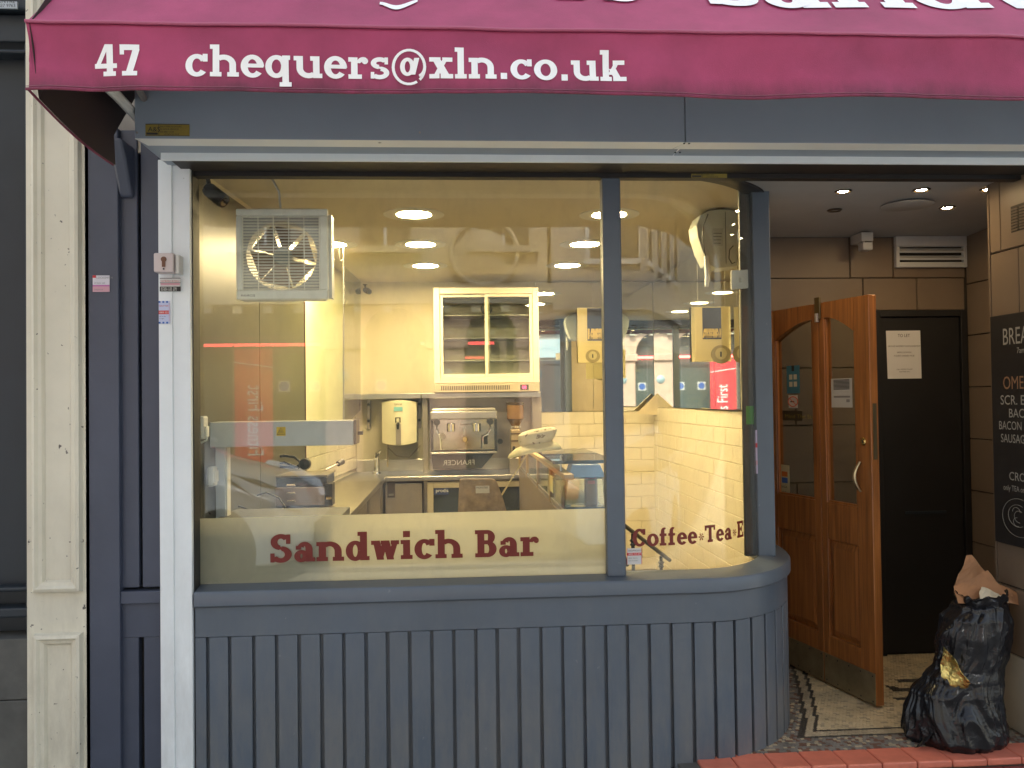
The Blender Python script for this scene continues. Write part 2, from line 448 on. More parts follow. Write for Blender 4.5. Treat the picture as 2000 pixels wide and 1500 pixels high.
splash(cream, -.2, 1.4, (.22, .20, .16), .6)
splash(white_pc, -.2, 1.3, (.30, .29, .26), .45)
def awning_mat():
    m = mat('maroon awning cloth', (.35, .050, .125), .62, var=.24, var_scale=3.0, bump=.5, bump_scale=380, spec=.35)
    N, L = m.node_tree.nodes, m.node_tree.links; b = N['Principled BSDF']
    # mildew that gathers along the hem
    src = b.inputs['Base Color'].links[0].from_socket
    tc = N.new('ShaderNodeTexCoord'); sx = N.new('ShaderNodeSeparateXYZ'); L.new(tc.outputs['Object'], sx.inputs[0])
    mr = N.new('ShaderNodeMapRange'); L.new(sx.outputs['Z'], mr.inputs[0])
    mr.inputs['From Min'].default_value = 2.54; mr.inputs['From Max'].default_value = 2.44
    n = N.new('ShaderNodeTexNoise'); n.inputs['Scale'].default_value = 7; n.inputs['Detail'].default_value = 8; n.inputs['Roughness'].default_value = .7
    mp = N.new('ShaderNodeMapping'); mp.inputs['Scale'].default_value = (1, 1, .4); L.new(tc.outputs['Object'], mp.inputs[0]); L.new(mp.outputs[0], n.inputs[0])
    a = N.new('ShaderNodeMath'); a.operation = 'MULTIPLY'; L.new(mr.outputs[0], a.inputs[0]); L.new(n.outputs['Fac'], a.inputs[1])
    r = N.new('ShaderNodeValToRGB'); L.new(a.outputs[0], r.inputs[0]); r.color_ramp.elements[0].position = .22; r.color_ramp.elements[1].position = .62
    r.color_ramp.elements[1].color = (.75, .75, .75, 1)
    mx = N.new('ShaderNodeMixRGB'); L.new(r.outputs[0], mx.inputs[0]); L.new(src, mx.inputs[1]); mx.inputs[2].default_value = (.055, .022, .030, 1)
    L.new(mx.outputs[0], b.inputs['Base Color'])
    return m
cloth = awning_mat()

def wood_mat():
    m = bpy.data.materials.new('varnished hardwood'); m.use_nodes = True
    N, L = m.node_tree.nodes, m.node_tree.links; b = N['Principled BSDF']
    tc = N.new('ShaderNodeTexCoord'); mp = N.new('ShaderNodeMapping'); mp.inputs['Scale'].default_value = (26, 26, 1.1)
    L.new(tc.outputs['Object'], mp.inputs[0])
    n = N.new('ShaderNodeTexNoise'); n.inputs['Scale'].default_value = 1.6; n.inputs['Detail'].default_value = 9; n.inputs['Roughness'].default_value = .65; n.inputs['Distortion'].default_value = .4
    L.new(mp.outputs[0], n.inputs[0])
    r = N.new('ShaderNodeValToRGB'); L.new(n.outputs['Fac'], r.inputs[0])
    r.color_ramp.elements[0].position = .28; r.color_ramp.elements[1].position = .72
    r.color_ramp.elements[0].color = (.13, .045, .013, 1); r.color_ramp.elements[1].color = (.44, .165, .040, 1)
    L.new(r.outputs[0], b.inputs['Base Color']); b.inputs['Roughness'].default_value = .3; b.inputs['Coat Weight'].default_value = .35
    b.inputs['Coat Roughness'].default_value = .15
    bp = N.new('ShaderNodeBump'); bp.inputs['Strength'].default_value = .15; bp.inputs['Distance'].default_value = .001
    L.new(n.outputs['Fac'], bp.inputs['Height']); L.new(bp.outputs[0], b.inputs['Normal'])
    return m
wood = wood_mat()
glass_win = glass('window glass', (.97, .98, .95), 1.0, wave=.02, wscale=1.2)
glass_curve = glass('curved window glass', (.97, .98, .95), .9, wave=.07, wscale=2.5, wstretch=(1.6, 1.6, .25))
glass_door = glass('door glass', (.80, .80, .76), 1.5)
glass_green = glass('display glass', (.80, .86, .76), 1.0)
glass_dark = glass('dark shelf glass', (.22, .28, .22), 1.0)
glass_cool = glass('cooler glass', (.86, .89, .86), 1.2)

# ------------------------------------------------------------------ the setting: street
def struct(o): return tag(o, kind='structure')
asphalt = mat('asphalt', (.05, .05, .052), .85, var=.2, var_scale=20, bump=.4, bump_scale=150)
paving = mat('concrete paving', (.32, .31, .29), .8, var=.15, var_scale=3, bump=.2)
struct(MB().add([(-80, -60, -.26), (80, -60, -.26), (80, 40, -.26), (-80, 40, -.26)], [(0, 1, 2, 3)]).build('ground', asphalt))
struct(MB().box(-40, 40, -15.5, -5.0, -.30, -.25).build('road', asphalt))
pv = MB().box(-40, 40, -4.9, 0.6, -.30, -.16)
struct(pv.build('pavement', grout))
slabm = None
pave_o = bpy.data.objects['pavement']
for i in range(22):
    for j in range(5):
        x0 = -6.6+i*.6; y0 = -3.55+j*.66-.02
        if slabm is None:
            q = MB().box(.004, .596, .004, .656, -.159, -.12)
            slabm = q.build('paving_slab', paving, pave_o, local=True); slabm.location = (x0, y0, 0)
        else: dup_part(slabm, pave_o, (x0, y0, 0))
kb = struct(MB().box(-40, 40, -5.0, -4.86, -.30, -.12).build('kerb', paving, bevel=.01))
struct(MB().box(-40, 40, -16.6, -15.5, -.30, -.12).build('far_pavement', paving))

# porch floor: base, red step tiles, mosaic
terr = mat('mosaic mortar', (.10, .095, .085), .7)
fl = struct(MB().box(.9, 3.2, -.175, 1.75, -.16, -.012).build('porch_floor', terr))
red_t = mat('red quarry tile', (.58, .17, .11), .42, var=.22, var_scale=6, bump=.25, bump_scale=40, specks=(.12, .05, .04), speck_scale=25, speck_thr=.7)
red_d = mat('dark red quarry tile', (.13, .028, .025), .5, var=.2, var_scale=6)
tp = rp = None
for i in range(15):
    x0 = .98+i*.148
    if tp is None:
        tp = MB().box(0, .145, -.185, -.036, -.03, 0).build('step_tile', red_t, fl, bevel=.006, local=True); tp.location = (x0, 0, 0)
        rp = MB().box(0, .145, -.203, -.186, -.15, -.032).build('riser_tile', red_d, fl, bevel=.003, local=True); rp.location = (x0+.06, 0, 0)
    else:
        dup_part(tp, fl, (x0, 0, rnd.uniform(-.0015, .001))); dup_part(rp, fl, (x0+.06, 0, 0))

outer = [(q.x, q.y) for q in (az(1556, 1443, 0), az(1565, 1410, 0), az(1557, 1355, 0), az(1547, 1317, 0), az(1540, 1290, 0))]
YL0 = outer[0][1]
def line_x(y, off):
    pts = outer
    if y <= pts[0][1]: return pts[0][0]+off
    for (xa, ya), (xb, yb) in zip(pts, pts[1:]):
        if y <= yb: return xa+(xb-xa)*(y-ya)/(yb-ya)+off
    return pts[-1][0]+off
ms = [mat('cream tessera', (.60, .50, .32), .55, var=.25, var_scale=9), mat('black tessera', (.060, .056, .048), .5, var=.2, var_scale=30),
      mat('grey tessera', (.20, .19, .17), .6, var=.35, var_scale=14), mat('brown tessera', (.16, .085, .06), .6, var=.3, var_scale=14), mat('worn tessera', (.42, .36, .25), .6, var=.3, var_scale=9)]
def fl_rect(x0, y0, x1, y1):
    p, q = az(x0, y1, 0), az(x1, y0, 0); return (min(p.x, q.x), max(p.x, q.x), p.y, q.y)
motif = [fl_rect(1757, 1326, 1818, 1334), fl_rect(1745, 1345, 1776, 1352), fl_rect(1748, 1362, 1776, 1368)]
mq = az(1728, 1342, 0)
tb = MB(); S_ = .0165
for j in range(int(1.6/S_)):
    for i in range(int(2.2/S_)):
        x = 1.0+(i+(.5 if j % 2 else 0))*S_; y = -.035+j*S_
        dx = x-line_x(y, 0); dy = y-YL0
        d = min(dx, dy)
        if d < 0: k = rnd.choice([2, 2, 3, 2, 4])
        elif d < .022: k = 1
        elif d < .058: k = 4
        elif d < .078: k = 1
        else:
            k = 0 if rnd.random() < .86 else 4
            for (ma, mb, mc, md) in motif:
                if ma < x < mb and mc < y < md: k = 1
            if abs((y-mq.y)-(x-mq.x)*-.8) < .03 and mq.x < x < mq.x+.14: k = 1
        h = rnd.uniform(-.0012, .0006); g = .0009; w = S_
        tb.add([(x+g, y+g, -.012), (x+w-g, y+g, -.012), (x+w-g, y+w-g, -.012), (x+g, y+w-g, -.012),
                (x+g, y+g, h), (x+w-g, y+g, h), (x+w-g, y+w-g, h), (x+g, y+w-g, h)],
               [(4, 5, 6, 7), (0, 1, 5, 4), (1, 2, 6, 5), (2, 3, 7, 6), (3, 0, 4, 7)], k)
mo = tb.build('mosaic_tesserae', ms, fl); mo['kind'] = 'stuff'

# ------------------------------------------------------------------ shop building shell
upper = mat('painted upper wall', (.42, .40, .36), .8, var=.1)
shop = thing('shop_building', 'cream shop building that carries the maroon awning, its ground floor a sandwich bar', 'building', (0, 2, 0))
MB().box(-1.5, 7, .05, .25, 2.62, 5.2).box(-1.5, 7, .25, 6, 5.1, 5.2).box(-1.5, 7, -.04, .049, 4.95, 5.25).build('upper_wall', upper, shop)  # unseen top, kept low so sunlight reaches the cars and pavement
# interior shell
LW0, LW1 = Vector((-1.13, .05, 0)), Vector((-.86, 3.9, 0))
YB = 3.85; XR = 1.75; ZC = 2.53
floor_in = mat('brown vinyl floor', (.14, .10, .07), .5, var=.15)
struct(MB().box(-1.3, 1.85, .05, 4.0, -.08, -.02).build('shop_floor', floor_in))
struct(MB().box(-1.3, 1.75, -.02, 4.0, ZC, ZC+.08).build('shop_ceiling', ceil_cr))
lw = struct(MB().hexa([(-1.3, .05, -.02), (-1.13, .05, -.02), (-.86, 3.9, -.02), (-1.3, 3.9, -.02)], [(-1.3, .05, ZC), (-1.13, .05, ZC), (-.86, 3.9, ZC), (-1.3, 3.9, ZC)]).build('side_wall', wall_cr))
bw = struct(MB().box(-1.3, 1.9, YB, YB+.12, -.02, ZC).build('back_wall', wall_cr))
rw = struct(MB().box(XR, XR+.08, 1.33, YB, -.02, ZC).build('entrance_side_wall', wall_cr))
# tiles of the dado
def tile_panel(parent, org, du, nu, nv, tw, th, z0, face, first=None, name='tile', mt=tile_w, stagger=True, gap=.004, t=.008, zfun=None, seed=0):
    """tiles laid on a wall: org corner, du unit direction along the wall, face = outward normal"""
    org, du, face = Vector(org), Vector(du).normalized(), Vector(face).normalized()
    cache = {}
    rr = random.Random(seed)
    for j in range(nv):
        off = tw/2 if (stagger and j % 2) else 0
        for i in range(nu+1):
            a = i*tw-off; b_ = a+tw
            a = max(a, 0); b_ = min(b_, nu*tw)
            if b_-a < .02: continue
            key = round(b_-a, 3)
            p = org+du*a+Vector((0, 0, z0+j*th))
            if key not in cache:
                w = b_-a
                vb = MB(); g = gap/2; ch = .003
                P = lambda u, v, k: du*u+face*k+Vector((0, 0, v))
                vs = [P(g, g, 0), P(w-g, g, 0), P(w-g, th-g, 0), P(g, th-g, 0),
                      P(g, g, t-ch), P(w-g, g, t-ch), P(w-g, th-g, t-ch), P(g, th-g, t-ch),
                      P(g+ch, g+ch, t), P(w-g-ch, g+ch, t), P(w-g-ch, th-g-ch, t), P(g+ch, th-g-ch, t)]
                fs = [(8, 9, 10, 11)]+[(k, (k+1) % 4, 4+(k+1) % 4, 4+k) for k in range(4)]+[(4+k, 4+(k+1) % 4, 8+(k+1) % 4, 8+k) for k in range(4)]
                vb.add(vs, fs)
                o = vb.build(name, mt, parent, local=True); cache[key] = o; o.location = p
            else:
                o = dup_part(cache[key], parent, p)
            o.location = Vector(o.location)+face*rr.uniform(-.0008, .0008)
            o.rotation_euler = (rr.uniform(-.002, .002), rr.uniform(-.002, .002), rr.uniform(-.003, .003))
# right-hand dado and back dado (reach to the mirrors' lower edge)
ZT = 1.385
struct(MB().box(.62, XR, YB-.012, YB, 0, ZT).build('back_dado_grout', grout)); struct(MB().box(XR-.012, XR, 1.4, YB-.012, 0, ZT+.03).build('side_dado_grout', grout))
tile_panel(bw, (.66, YB-.012, 0), (1, 0, 0), 4, 13, .272, .1065, 0, (0, -1, 0), seed=1, gap=.0025)
tile_panel(rw, (XR-.012, YB-.02, 0), (0, -1, 0), 9, 13, .268, .1085, 0, (-1, 0, 0), seed=2, gap=.0025)
# side wall dado over the counter
ld = (LW1-LW0).normalized(); ln = Vector((ld.y, -ld.x, 0))
tile_panel(lw, LW0+ld*2.0+ln*.004, ld, 9, 4, .2, .1, .93, ln, seed=3)
struct(MB().add([LW0+ld*2.0+ln*.003+Vector((0, 0, .93)), LW0+ld*3.85+ln*.003+Vector((0, 0, .93)), LW0+ld*3.85+ln*.003+Vector((0, 0, 1.33)), LW0+ld*2.0+ln*.003+Vector((0, 0, 1.33))], [(0, 1, 2, 3)]).build('side_wall_grout', grout))
# dark cladding panels
for a, b_ in ((.02, 1.02), (1.026, 2.0)):
    p0, p1 = LW0+ld*a, LW0+ld*b_
    MB().hexa([p0, p0+ln*.012, p1+ln*.012, p1], [p+Vector((0, 0, 2.5)) for p in (p0, p0+ln*.012, p1+ln*.012, p1)]).build('cladding_panel', olive, lw)
p0, p1 = LW0+ld*2.0, LW0+ld*2.012
MB().hexa([p0, p0+ln*.016, p1+ln*.016, p1], [p+Vector((0, 0, 2.5)) for p in (p0, p0+ln*.016, p1+ln*.016, p1)]).build('cladding_edge', mat('dark red edge strip', (.06, .01, .008), .5), lw)

# mirrors
tm = thing('wall_mirror', 'large mirror above the tiles on the back wall, reflecting the street', 'mirror', (1.2, YB, ZT))
MB().box(.70, 1.20, YB-.02, YB-.001, ZT+.004, ZC-.01).build('mirror_panel', mirror, tm)
MB().box(1.203, XR-.004, YB-.02, YB-.001, ZT+.004, ZC-.01).build('mirror_panel', mirror, tm)
tm2 = thing('wall_mirror', 'mirror above the tiles on the entrance side wall, meeting the back mirror in a corner', 'mirror', (XR, 2.5, ZT))
MB().hexa([(XR-.045, 1.45, ZT+.036), (XR-.001, 1.45, ZT+.036), (XR-.001, YB-.03, ZT+.036), (XR-.010, YB-.03, ZT+.036)],
          [(XR-.045, 1.45, ZC-.01), (XR-.001, 1.45, ZC-.01), (XR-.001, YB-.03, ZC-.01), (XR-.010, YB-.03, ZC-.01)]).build('mirror_panel', mirror, tm2)

# ------------------------------------------------------------------ shop window: curved stallriser
XS0 = at(379, 900, -.08).x
def path(s, off, rx=.575, ry=.78, xc=1.03, yc=.70, xs=None):
    if xs is None: xs = XS0
    """point on the stallriser line at arc length s, moved outward by off"""
    L1 = xc-xs
    if s <= L1: return Vector((xs+s, yc-ry-off, 0)), Vector((0, -1, 0))
    n = 64; acc = L1; prev = Vector((xc, yc-ry, 0))
    for i in range(1, n+1):
        a = i/n*PI/2
        p = Vector((xc+rx*math.sin(a), yc-ry*math.cos(a), 0))
        d = (p-prev).length
        if acc+d >= s or i == n:
            k = min(1, (s-acc)/d); q = prev.lerp(p, k); aa = (i-1+k)/n*PI/2
            nn = Vector((math.sin(aa)/rx, -math.cos(aa)/ry, 0)).normalized()
            return q+nn*off, nn
        acc += d; prev = p
PLEN = 1.03-XS0+1.07
def sweep(b, s0, s1, prof, n, pf=path, mi=0, close=True):
    """prof: list of (off, z); swept along the path"""
    vs = []; m_ = len(prof)
    for i in range(n+1):
        s = s0+(s1-s0)*i/n
        for off, z in prof:
            p, _ = pf(s, off); vs.append((p.x, p.y, z))
    fs = [(i*m_+k, (i+1)*m_+k, (i+1)*m_+(k+1) % m_, i*m_+(k+1) % m_) for i in range(n) for k in range(m_)]
    fs += [tuple(range(m_)), tuple(n*m_+k for k in range(m_))[::-1]]
    b.add(vs, fs, mi)
sr = thing('stallriser', 'slate blue boarded stallriser curving under the shop window towards the door', 'stallriser', (0, -.05, -.12))
b = MB(); sweep(b, 0, PLEN, [(-.05, -.12), (-.022, -.12), (-.022, .57), (-.05, .57)], 60); b.build('backing_board', blue, sr, smooth=True)
b = MB(); sweep(b, 0, PLEN, [(-.03, .565), (0, .565), (0, .685), (-.03, .685)], 60); b.build('top_rail', blue, sr, bevel=.002, smooth=True)
b = MB(); sweep(b, 0, PLEN, [(-.12, .6865), (.010, .6865), (.016, .692), (.016, .738), (.008, .748), (-.10, .762), (-.12, .762)], 70); b.build('sill', blue, sr, smooth=True)
b = MB(); sweep(b, 0, PLEN, [(-.03, -.12), (.012, -.12), (.012, -.035), (-.03, -.035)], 60); b.build('plinth', mat('dirty dark base', (.02, .022, .025), .6), sr, smooth=True)
s = 0.0; first = True
ts = .062
slots = []
sl0 = [405, 448, 495, 540, 584, 628, 671, 715, 757, 800, 843, 886, 929, 971, 1013, 1056, 1098, 1140, 1183, 1225]
xs_ = [at(px, 1240, -.08).x-XS0 for px in sl0]
st = xs_[:]
while st[-1] < PLEN-.05: st.append(st[-1]+.092)
edges = [0.0]+st+[PLEN]
for a, c in zip(edges, edges[1:]):
    b = MB(); sweep(b, a+(0 if a == 0 else .0072), c-.0072+rnd.uniform(-.001, .001), [(-.0215, -.034), (0, -.034), (0, .5635), (-.0215, .5635)], 4)
    b.build('plank', blue, sr, bevel=.0015, smooth=True, segs=1)

# window frame + glass
sw = thing('shop_window', 'shop front window with a slate blue mullion, flat pane and pane curving to the door', 'window', (0, 0, .76))
ZH = 2.455
XG0 = at(378, 700, 0).x
def gpath(s, off): return path(s, off, rx=.72, ry=.72, xc=.80, yc=.72, xs=XG0)
GL1 = .80-XG0; GLEN = GL1+.72*math.asin((at(1474, 700, .31).x+.01-.80)/.72)
xm0, xm1 = at(1178, 700, 0).x, at(1212, 700, 0).x
b = MB(); sweep(b, 0, xm0-XG0, [(-.003, .758), (.003, .758), (.003, ZH+.03), (-.003, ZH+.03)], 8, gpath); b.build('flat_pane', glass_win, sw)
b = MB(); sweep(b, xm1-XG0, GLEN, [(-.003, .758), (.003, .758), (.003, ZH+.03), (-.003, ZH+.03)], 48, gpath); b.build('curved_pane', glass_curve, sw, smooth=True)
MB().box(xm0, xm1, -.035, .03, .755, ZH+.02).build('mullion', blue, sw, bevel=.004)
MB().box(xm1, xm1+.006, -.022, .02, .755, ZH+.02).build('mullion_bead', blue, sw, bevel=.002)
b = MB(); sweep(b, 0, GLEN+.02, [(-.04, ZH), (.05, ZH), (.05, ZH+.16), (-.04, ZH+.16)], 50, gpath); b.build('head_rail', mat('near black paint', (.018, .018, .022), .5), sw, smooth=True)
px0, px1 = at(1474, 700, .31).x, at(1509, 700, .31).x
MB().box(px0, px1, .31, .46, .755, 2.52).build('end_post', blue, sw, bevel=.006)
MB().box(px0-.052, px0-.001, .335, .355, .755, 2.50).build('inner_post', mat('dark bronze post', (.030, .028, .026), .4), sw, bevel=.003)
MB().box(XG0-.02, XG0+.004, -.01, .05, .755, ZH+.05).build('side_bead', white_pc, sw)
# film on the lower pane (inside face)
film_z = at(780, 1004, 0).z
b = MB(); b.add([(XG0, .0045, .758), (xm0, .0045, .758), (xm0, .0045, film_z+.005), (XG0, .0045, film_z-.002)], [(0, 1, 2, 3)]); b.build('frosted_film', film, sw)
MB().box(XG0-.0, XG0+.02, .006, .012, .78, 1.06).build('film_edge', white_pl, sw)
# lettering on glass
def flat_fn(px, py, h, Y, slope=0.0):
    o = at(px, py, Y)
    return lambda u, v, k: (o.x+u*h, Y-k, o.z+v*h+slope*u*h)
h = (at(945, 1034, 0)-at(945, 1087, 0)).length
x0, x1 = at(527, 1090, 0).x, at(1056, 1090, 0).x
z0 = at(780, 1092, 0).z
slab('window_lettering', 'Sandwich Bar', lambda u, v, k: (x0+u*h, -.0036-k, z0+v*h), maroon, sw, s=.27, t=.15, width=(x1-x0)/h)
h2 = .073
s_start = at(1235, 1060, 0).x-XG0
def proj(P):
    d = Vector(P)-CAM; k = d.dot(_f); return 1000+F_PX*d.dot(_r)/k
s_end = s_start
while s_end < GLEN and proj((gpath(s_end, .004)[0].x, gpath(s_end, .004)[0].y, .9)) < 1452: s_end += .003
def curve_fn(u, v, k):
    p, n = gpath(s_start+u*h2, .0036+k); return (p.x, p.y, .873+v*h2)
slab('curved_lettering', 'Coffee*Tea*E', curve_fn, maroon, sw, s=.26, t=.15, width=(s_end-s_start)/h2)

# ------------------------------------------------------------------ frontage left of the window
fr = thing('timber_frontage', 'slate blue timber pilaster boards between the cream pilaster and the white shutter guide', 'pilaster', (-1.3, 0, -.12))
yF = -.04
def xf(px, Y=yF): return at(px, 700, Y).x
MB().box(xf(169), xf(232, -.06), -.06, .2, -.12, 2.62).build('face_board', blue_old, fr, bevel=.004)
MB().box(xf(232, -.03), xf(270, -.03), -.03, .2, .76, 2.62).build('upper_panel', blue_old, fr, bevel=.004)
MB().box(xf(270, 0), xf(276, 0), .01, .2, .76, 2.62).build('groove', black, fr)
MB().box(xf(276, -.03), xf(312, -.03), -.03, .2, .76, 2.62).build('upper_panel', blue_old, fr, bevel=.004)
MB().box(xf(233, -.05), xf(312, -.05), -.052, .2, .70, .75).build('ledge', blue_old, fr, bevel=.003)
MB().box(xf(233, -.03), xf(312, -.03), -.032, .2, .56, .70).build('rail', blue_old, fr, bevel=.003)
MB().box(xf(233, -.03), xf(268, -.03), -.03, .2, -.12, .56).build('lower_panel', blue_old, fr, bevel=.003)
MB().box(xf(268, 0), xf(278, 0), .01, .2, -.12, .56).build('groove', black, fr)
MB().box(xf(278, -.03), xf(312, -.03), -.03, .2, -.12, .56).build('lower_panel', blue_old, fr, bevel=.003)
MB().hexa([(xf(236), -.05, 2.34), (xf(262), -.05, 2.34), (xf(262), .1, 2.34), (xf(236), .1, 2.34)],
          [(xf(236), -.16, 2.55), (xf(262), -.16, 2.55), (xf(262), .1, 2.55), (xf(236), .1, 2.55)]).build('corbel', blue_old, fr, bevel=.01)

sg = thing('shutter_guide', 'tall white steel shutter guide rail beside the window', 'shutter guide', (-1.17, -.05, -.12))
MB().box(at(310, 700, -.10).x, at(337, 700, -.10).x, -.10, .02, -.12, 2.48).build('outer_channel', white_pc, sg, bevel=.003)
MB().box(at(338, 700, -.09).x, at(373, 700, -.09).x, -.092, .02, -.12, 2.48).build('inner_channel', white_pc, sg, bevel=.003)
MB().box(at(373.5, 700, -.07).x, at(378, 700, -.07).x, -.07, .02, -.12, 2.48).build('brush_strip', rubber, sg)

ks = thing('key_switch', 'small white square key switch box screwed on the white shutter guide', 'switch', at(320, 512, -.12))
c = at(318, 512, -.17)
q = MB(); q.box(c.x-.038, c.x+.038, -.165, -.101, c.z-.038, c.z+.038); q.build('switch_box', mat('pinkish white plastic', (.60, .52, .52), .4), ks, bevel=.006)
MB().box(c.x+.040, c.x+.056, -.15, -.094, c.z-.042, c.z+.034).build('back_box', white_pl, ks, bevel=.004)
MB().lathe((c.x+.002, -.166, c.z+.012), [(.0, -.004), (.010, -.004), (.011, .0)], 'y', 16).box(c.x-.004, c.x+.008, -.17, -.166, c.z-.018, c.z+.004).build('key_barrel', mat('rusty barrel', (.16, .07, .04), .6), ks)
MB().lathe((c.x+.002, -.167, c.z-.026), [(0, -.001), (.0035, -.001), (.0035, .001)], 'y', 10).build('screw', black, ks)

def sticker(name, label, px0, py0, px1, py1, Y, mt, parts, lines=(), cat='sticker', ang=0):
    a = at(px0, py0, Y); c_ = at(px1, py1, Y)
    t_ = thing(name, label, cat, ((a.x+c_.x)/2, Y, c_.z))
    MB().box(a.x, c_.x, Y, Y+.0012, c_.z, a.z).build('backing', mt, t_)
    W, H = c_.x-a.x, a.z-c_.z
    for (u0, v0, u1, v1, m_) in parts:
        MB().box(a.x+u0*W, a.x+u1*W, Y-.0006, Y-.0001, c_.z+v0*H, c_.z+v1*H).build('printed_panel', m_, t_)
    for (u, v, hh, body, m_) in lines:
        text_mesh('printed_text', body, m_, t_, (a.x+u*W, Y-.0010, c_.z+v*H), hh*H*1.35, width=1.0)
    return t_
pink = mat('pink print', (.55, .30, .36), .5); lilac = mat('lilac print', (.5, .42, .6), .5)
sticker('sticker', 'faded pink and white sticker on the slate blue timber board', 181, 538, 214, 570, -.064, mat('faded sticker', (.62, .60, .66), .5),
        [(0, .33, 1, .42, mat('magenta print', (.45, .12, .35), .5)), (0, 0, 1, .33, pink), (.0, .85, .2, 1, red_p)], [(.22, .8, .13, 'LOCKSMITH', inkgrey), (.08, .5, .1, '24 hour call', inkgrey), (.08, .1, .1, 'telephone', inkgrey)])
sticker('sticker', 'black and red sticker with phone numbers just below the key switch', 312, 543, 353, 569, -.104, paper,
        [(0, 0, 1, .36, black), (.04, .45, .96, .62, pink), (0, .62, 1, .66, black), (0, .96, 1, 1, black)], [(.05, .72, .13, 'Let Boilers & Glass', red_p), (.06, .19, .14, '07501 145 146', whitish), (.06, .04, .14, '07459 445 673', whitish)])
sticker('sticker', 'blue, white and red chequered sticker low on the shutter guide', 310, 588, 332, 632, -.104, mat('pale blue print', (.50, .55, .75), .5),
        [(0, .42, .9, .58, red_p), (.0, .92, .16, 1, blue_p), (.33, .92, .5, 1, blue_p), (.66, .92, .84, 1, blue_p), (.0, 0, .16, .08, blue_p), (.33, 0, .5, .08, blue_p), (.66, 0, .84, .08, blue_p), (.9, .1, 1, .9, lilac)],
        [(.05, .75, .07, 'SHUTTER', red_p), (.05, .46, .08, '0800 521', whitish), (.05, .3, .05, 'call us day', ink), (.05, .2, .05, 'or night', ink)])

# cream pilaster
cp = thing('pilaster', 'cream painted pilaster with two moulded panels and chipped paint', 'pilaster', (-1.55, -.05, -.12))
def xq(px, Y=-.08): return at(px, 700, Y).x
xa, xb = xq(46), xq(171)
MB().box(xa, xb, -.06, .25, -.12, 5.25).build('shaft', cream, cp, bevel=.003)
def mould(x0, x1, z0, z1, name='panel_moulding'):
    fr_ = MB()
    rings = [(0, -.06), (.006, -.085), (.018, -.090), (.028, -.078), (.040, -.074), (.048, -.0605)]
    vs = []
    for ins, y in rings:
        vs += [(x0+ins, y, z0+ins), (x1-ins, y, z0+ins), (x1-ins, y, z1-ins), (x0+ins, y, z1-ins)]
    fs = [(i*4+k, i*4+(k+1) % 4, (i+1)*4+(k+1) % 4, (i+1)*4+k) for i in range(len(rings)-1) for k in range(4)]
    fr_.add(vs, fs); return fr_.build(name, cream, cp)
mould(xq(59), xq(157), at(110, 1158, -.08).z, 3.4)
mould(xq(62), xq(157), -.06, at(110, 1238, -.08).z)
MB().box(xa-.001, xb+.001, -.085, .2, 5.251, 5.4).build('cap', cream, cp)

# neighbour shopfront
nb = thing('neighbour_shopfront', 'dark charcoal shopfront next door at the picture edge, with moulded fascia', 'shopfront', (-2.4, 0, -.12))
xe = xa-.003
z1_ = at(20, 85, .05).z; z2_ = at(20, 1145, .05).z; z3_ = at(20, 1238, .05).z
MB().box(-5, xe, .10, .2, z3_, z1_-.02).build('panel_board', charcoal, nb)
MB().box(xe-.05, xe, .04, .099, z3_, z1_).build('corner_stile', charcoal, nb, bevel=.004)
MB().box(-5, xe, -.02, .2, z1_+.24, z1_+1.0).build('fascia_board', mat('grey fascia', (.08, .085, .09), .5), nb)
MB().box(-5, xe, .0, .2, z1_+.12, z1_+.235).box(-5, xe, .03, .2, z1_, z1_+.115).box(-5, xe-.0, .02, .1, z1_-.05, z1_-.035).build('cornice', charcoal, nb, bevel=.008)
MB().box(-5, xe, .03, .099, z2_-.02, z2_).box(-5, xe, .01, .099, z2_-.12, z2_-.08).build('sill_moulding', charcoal, nb, bevel=.008)
MB().box(-5, xe, -.02, .2, -.12, z3_-.25).box(-5, xe, -.018, .2, z3_-.246, z3_-.004).build('stone_base', stone_gr, nb, bevel=.003)
MB().box(-5, xe, .0, .2, z1_+1.0, 5.2).build('upper_wall', upper, nb)
a_ = at(-25, 2, -.03); c_ = at(33, 16, -.03)
MB().box(a_.x-.1, c_.x, -.03, -.0205, c_.z, a_.z).build('name_plate', mat('pale blue plate', (.45, .5, .55), .5), nb)
text_mesh('plate_text', 'TATION CENTRE', ink, nb, (c_.x-.005, -.0312, c_.z+.020), .022, align='RIGHT')
text_mesh('plate_text', '020 7837 9763', ink, nb, (c_.x-.005, -.0312, c_.z+.004), .018, align='RIGHT')

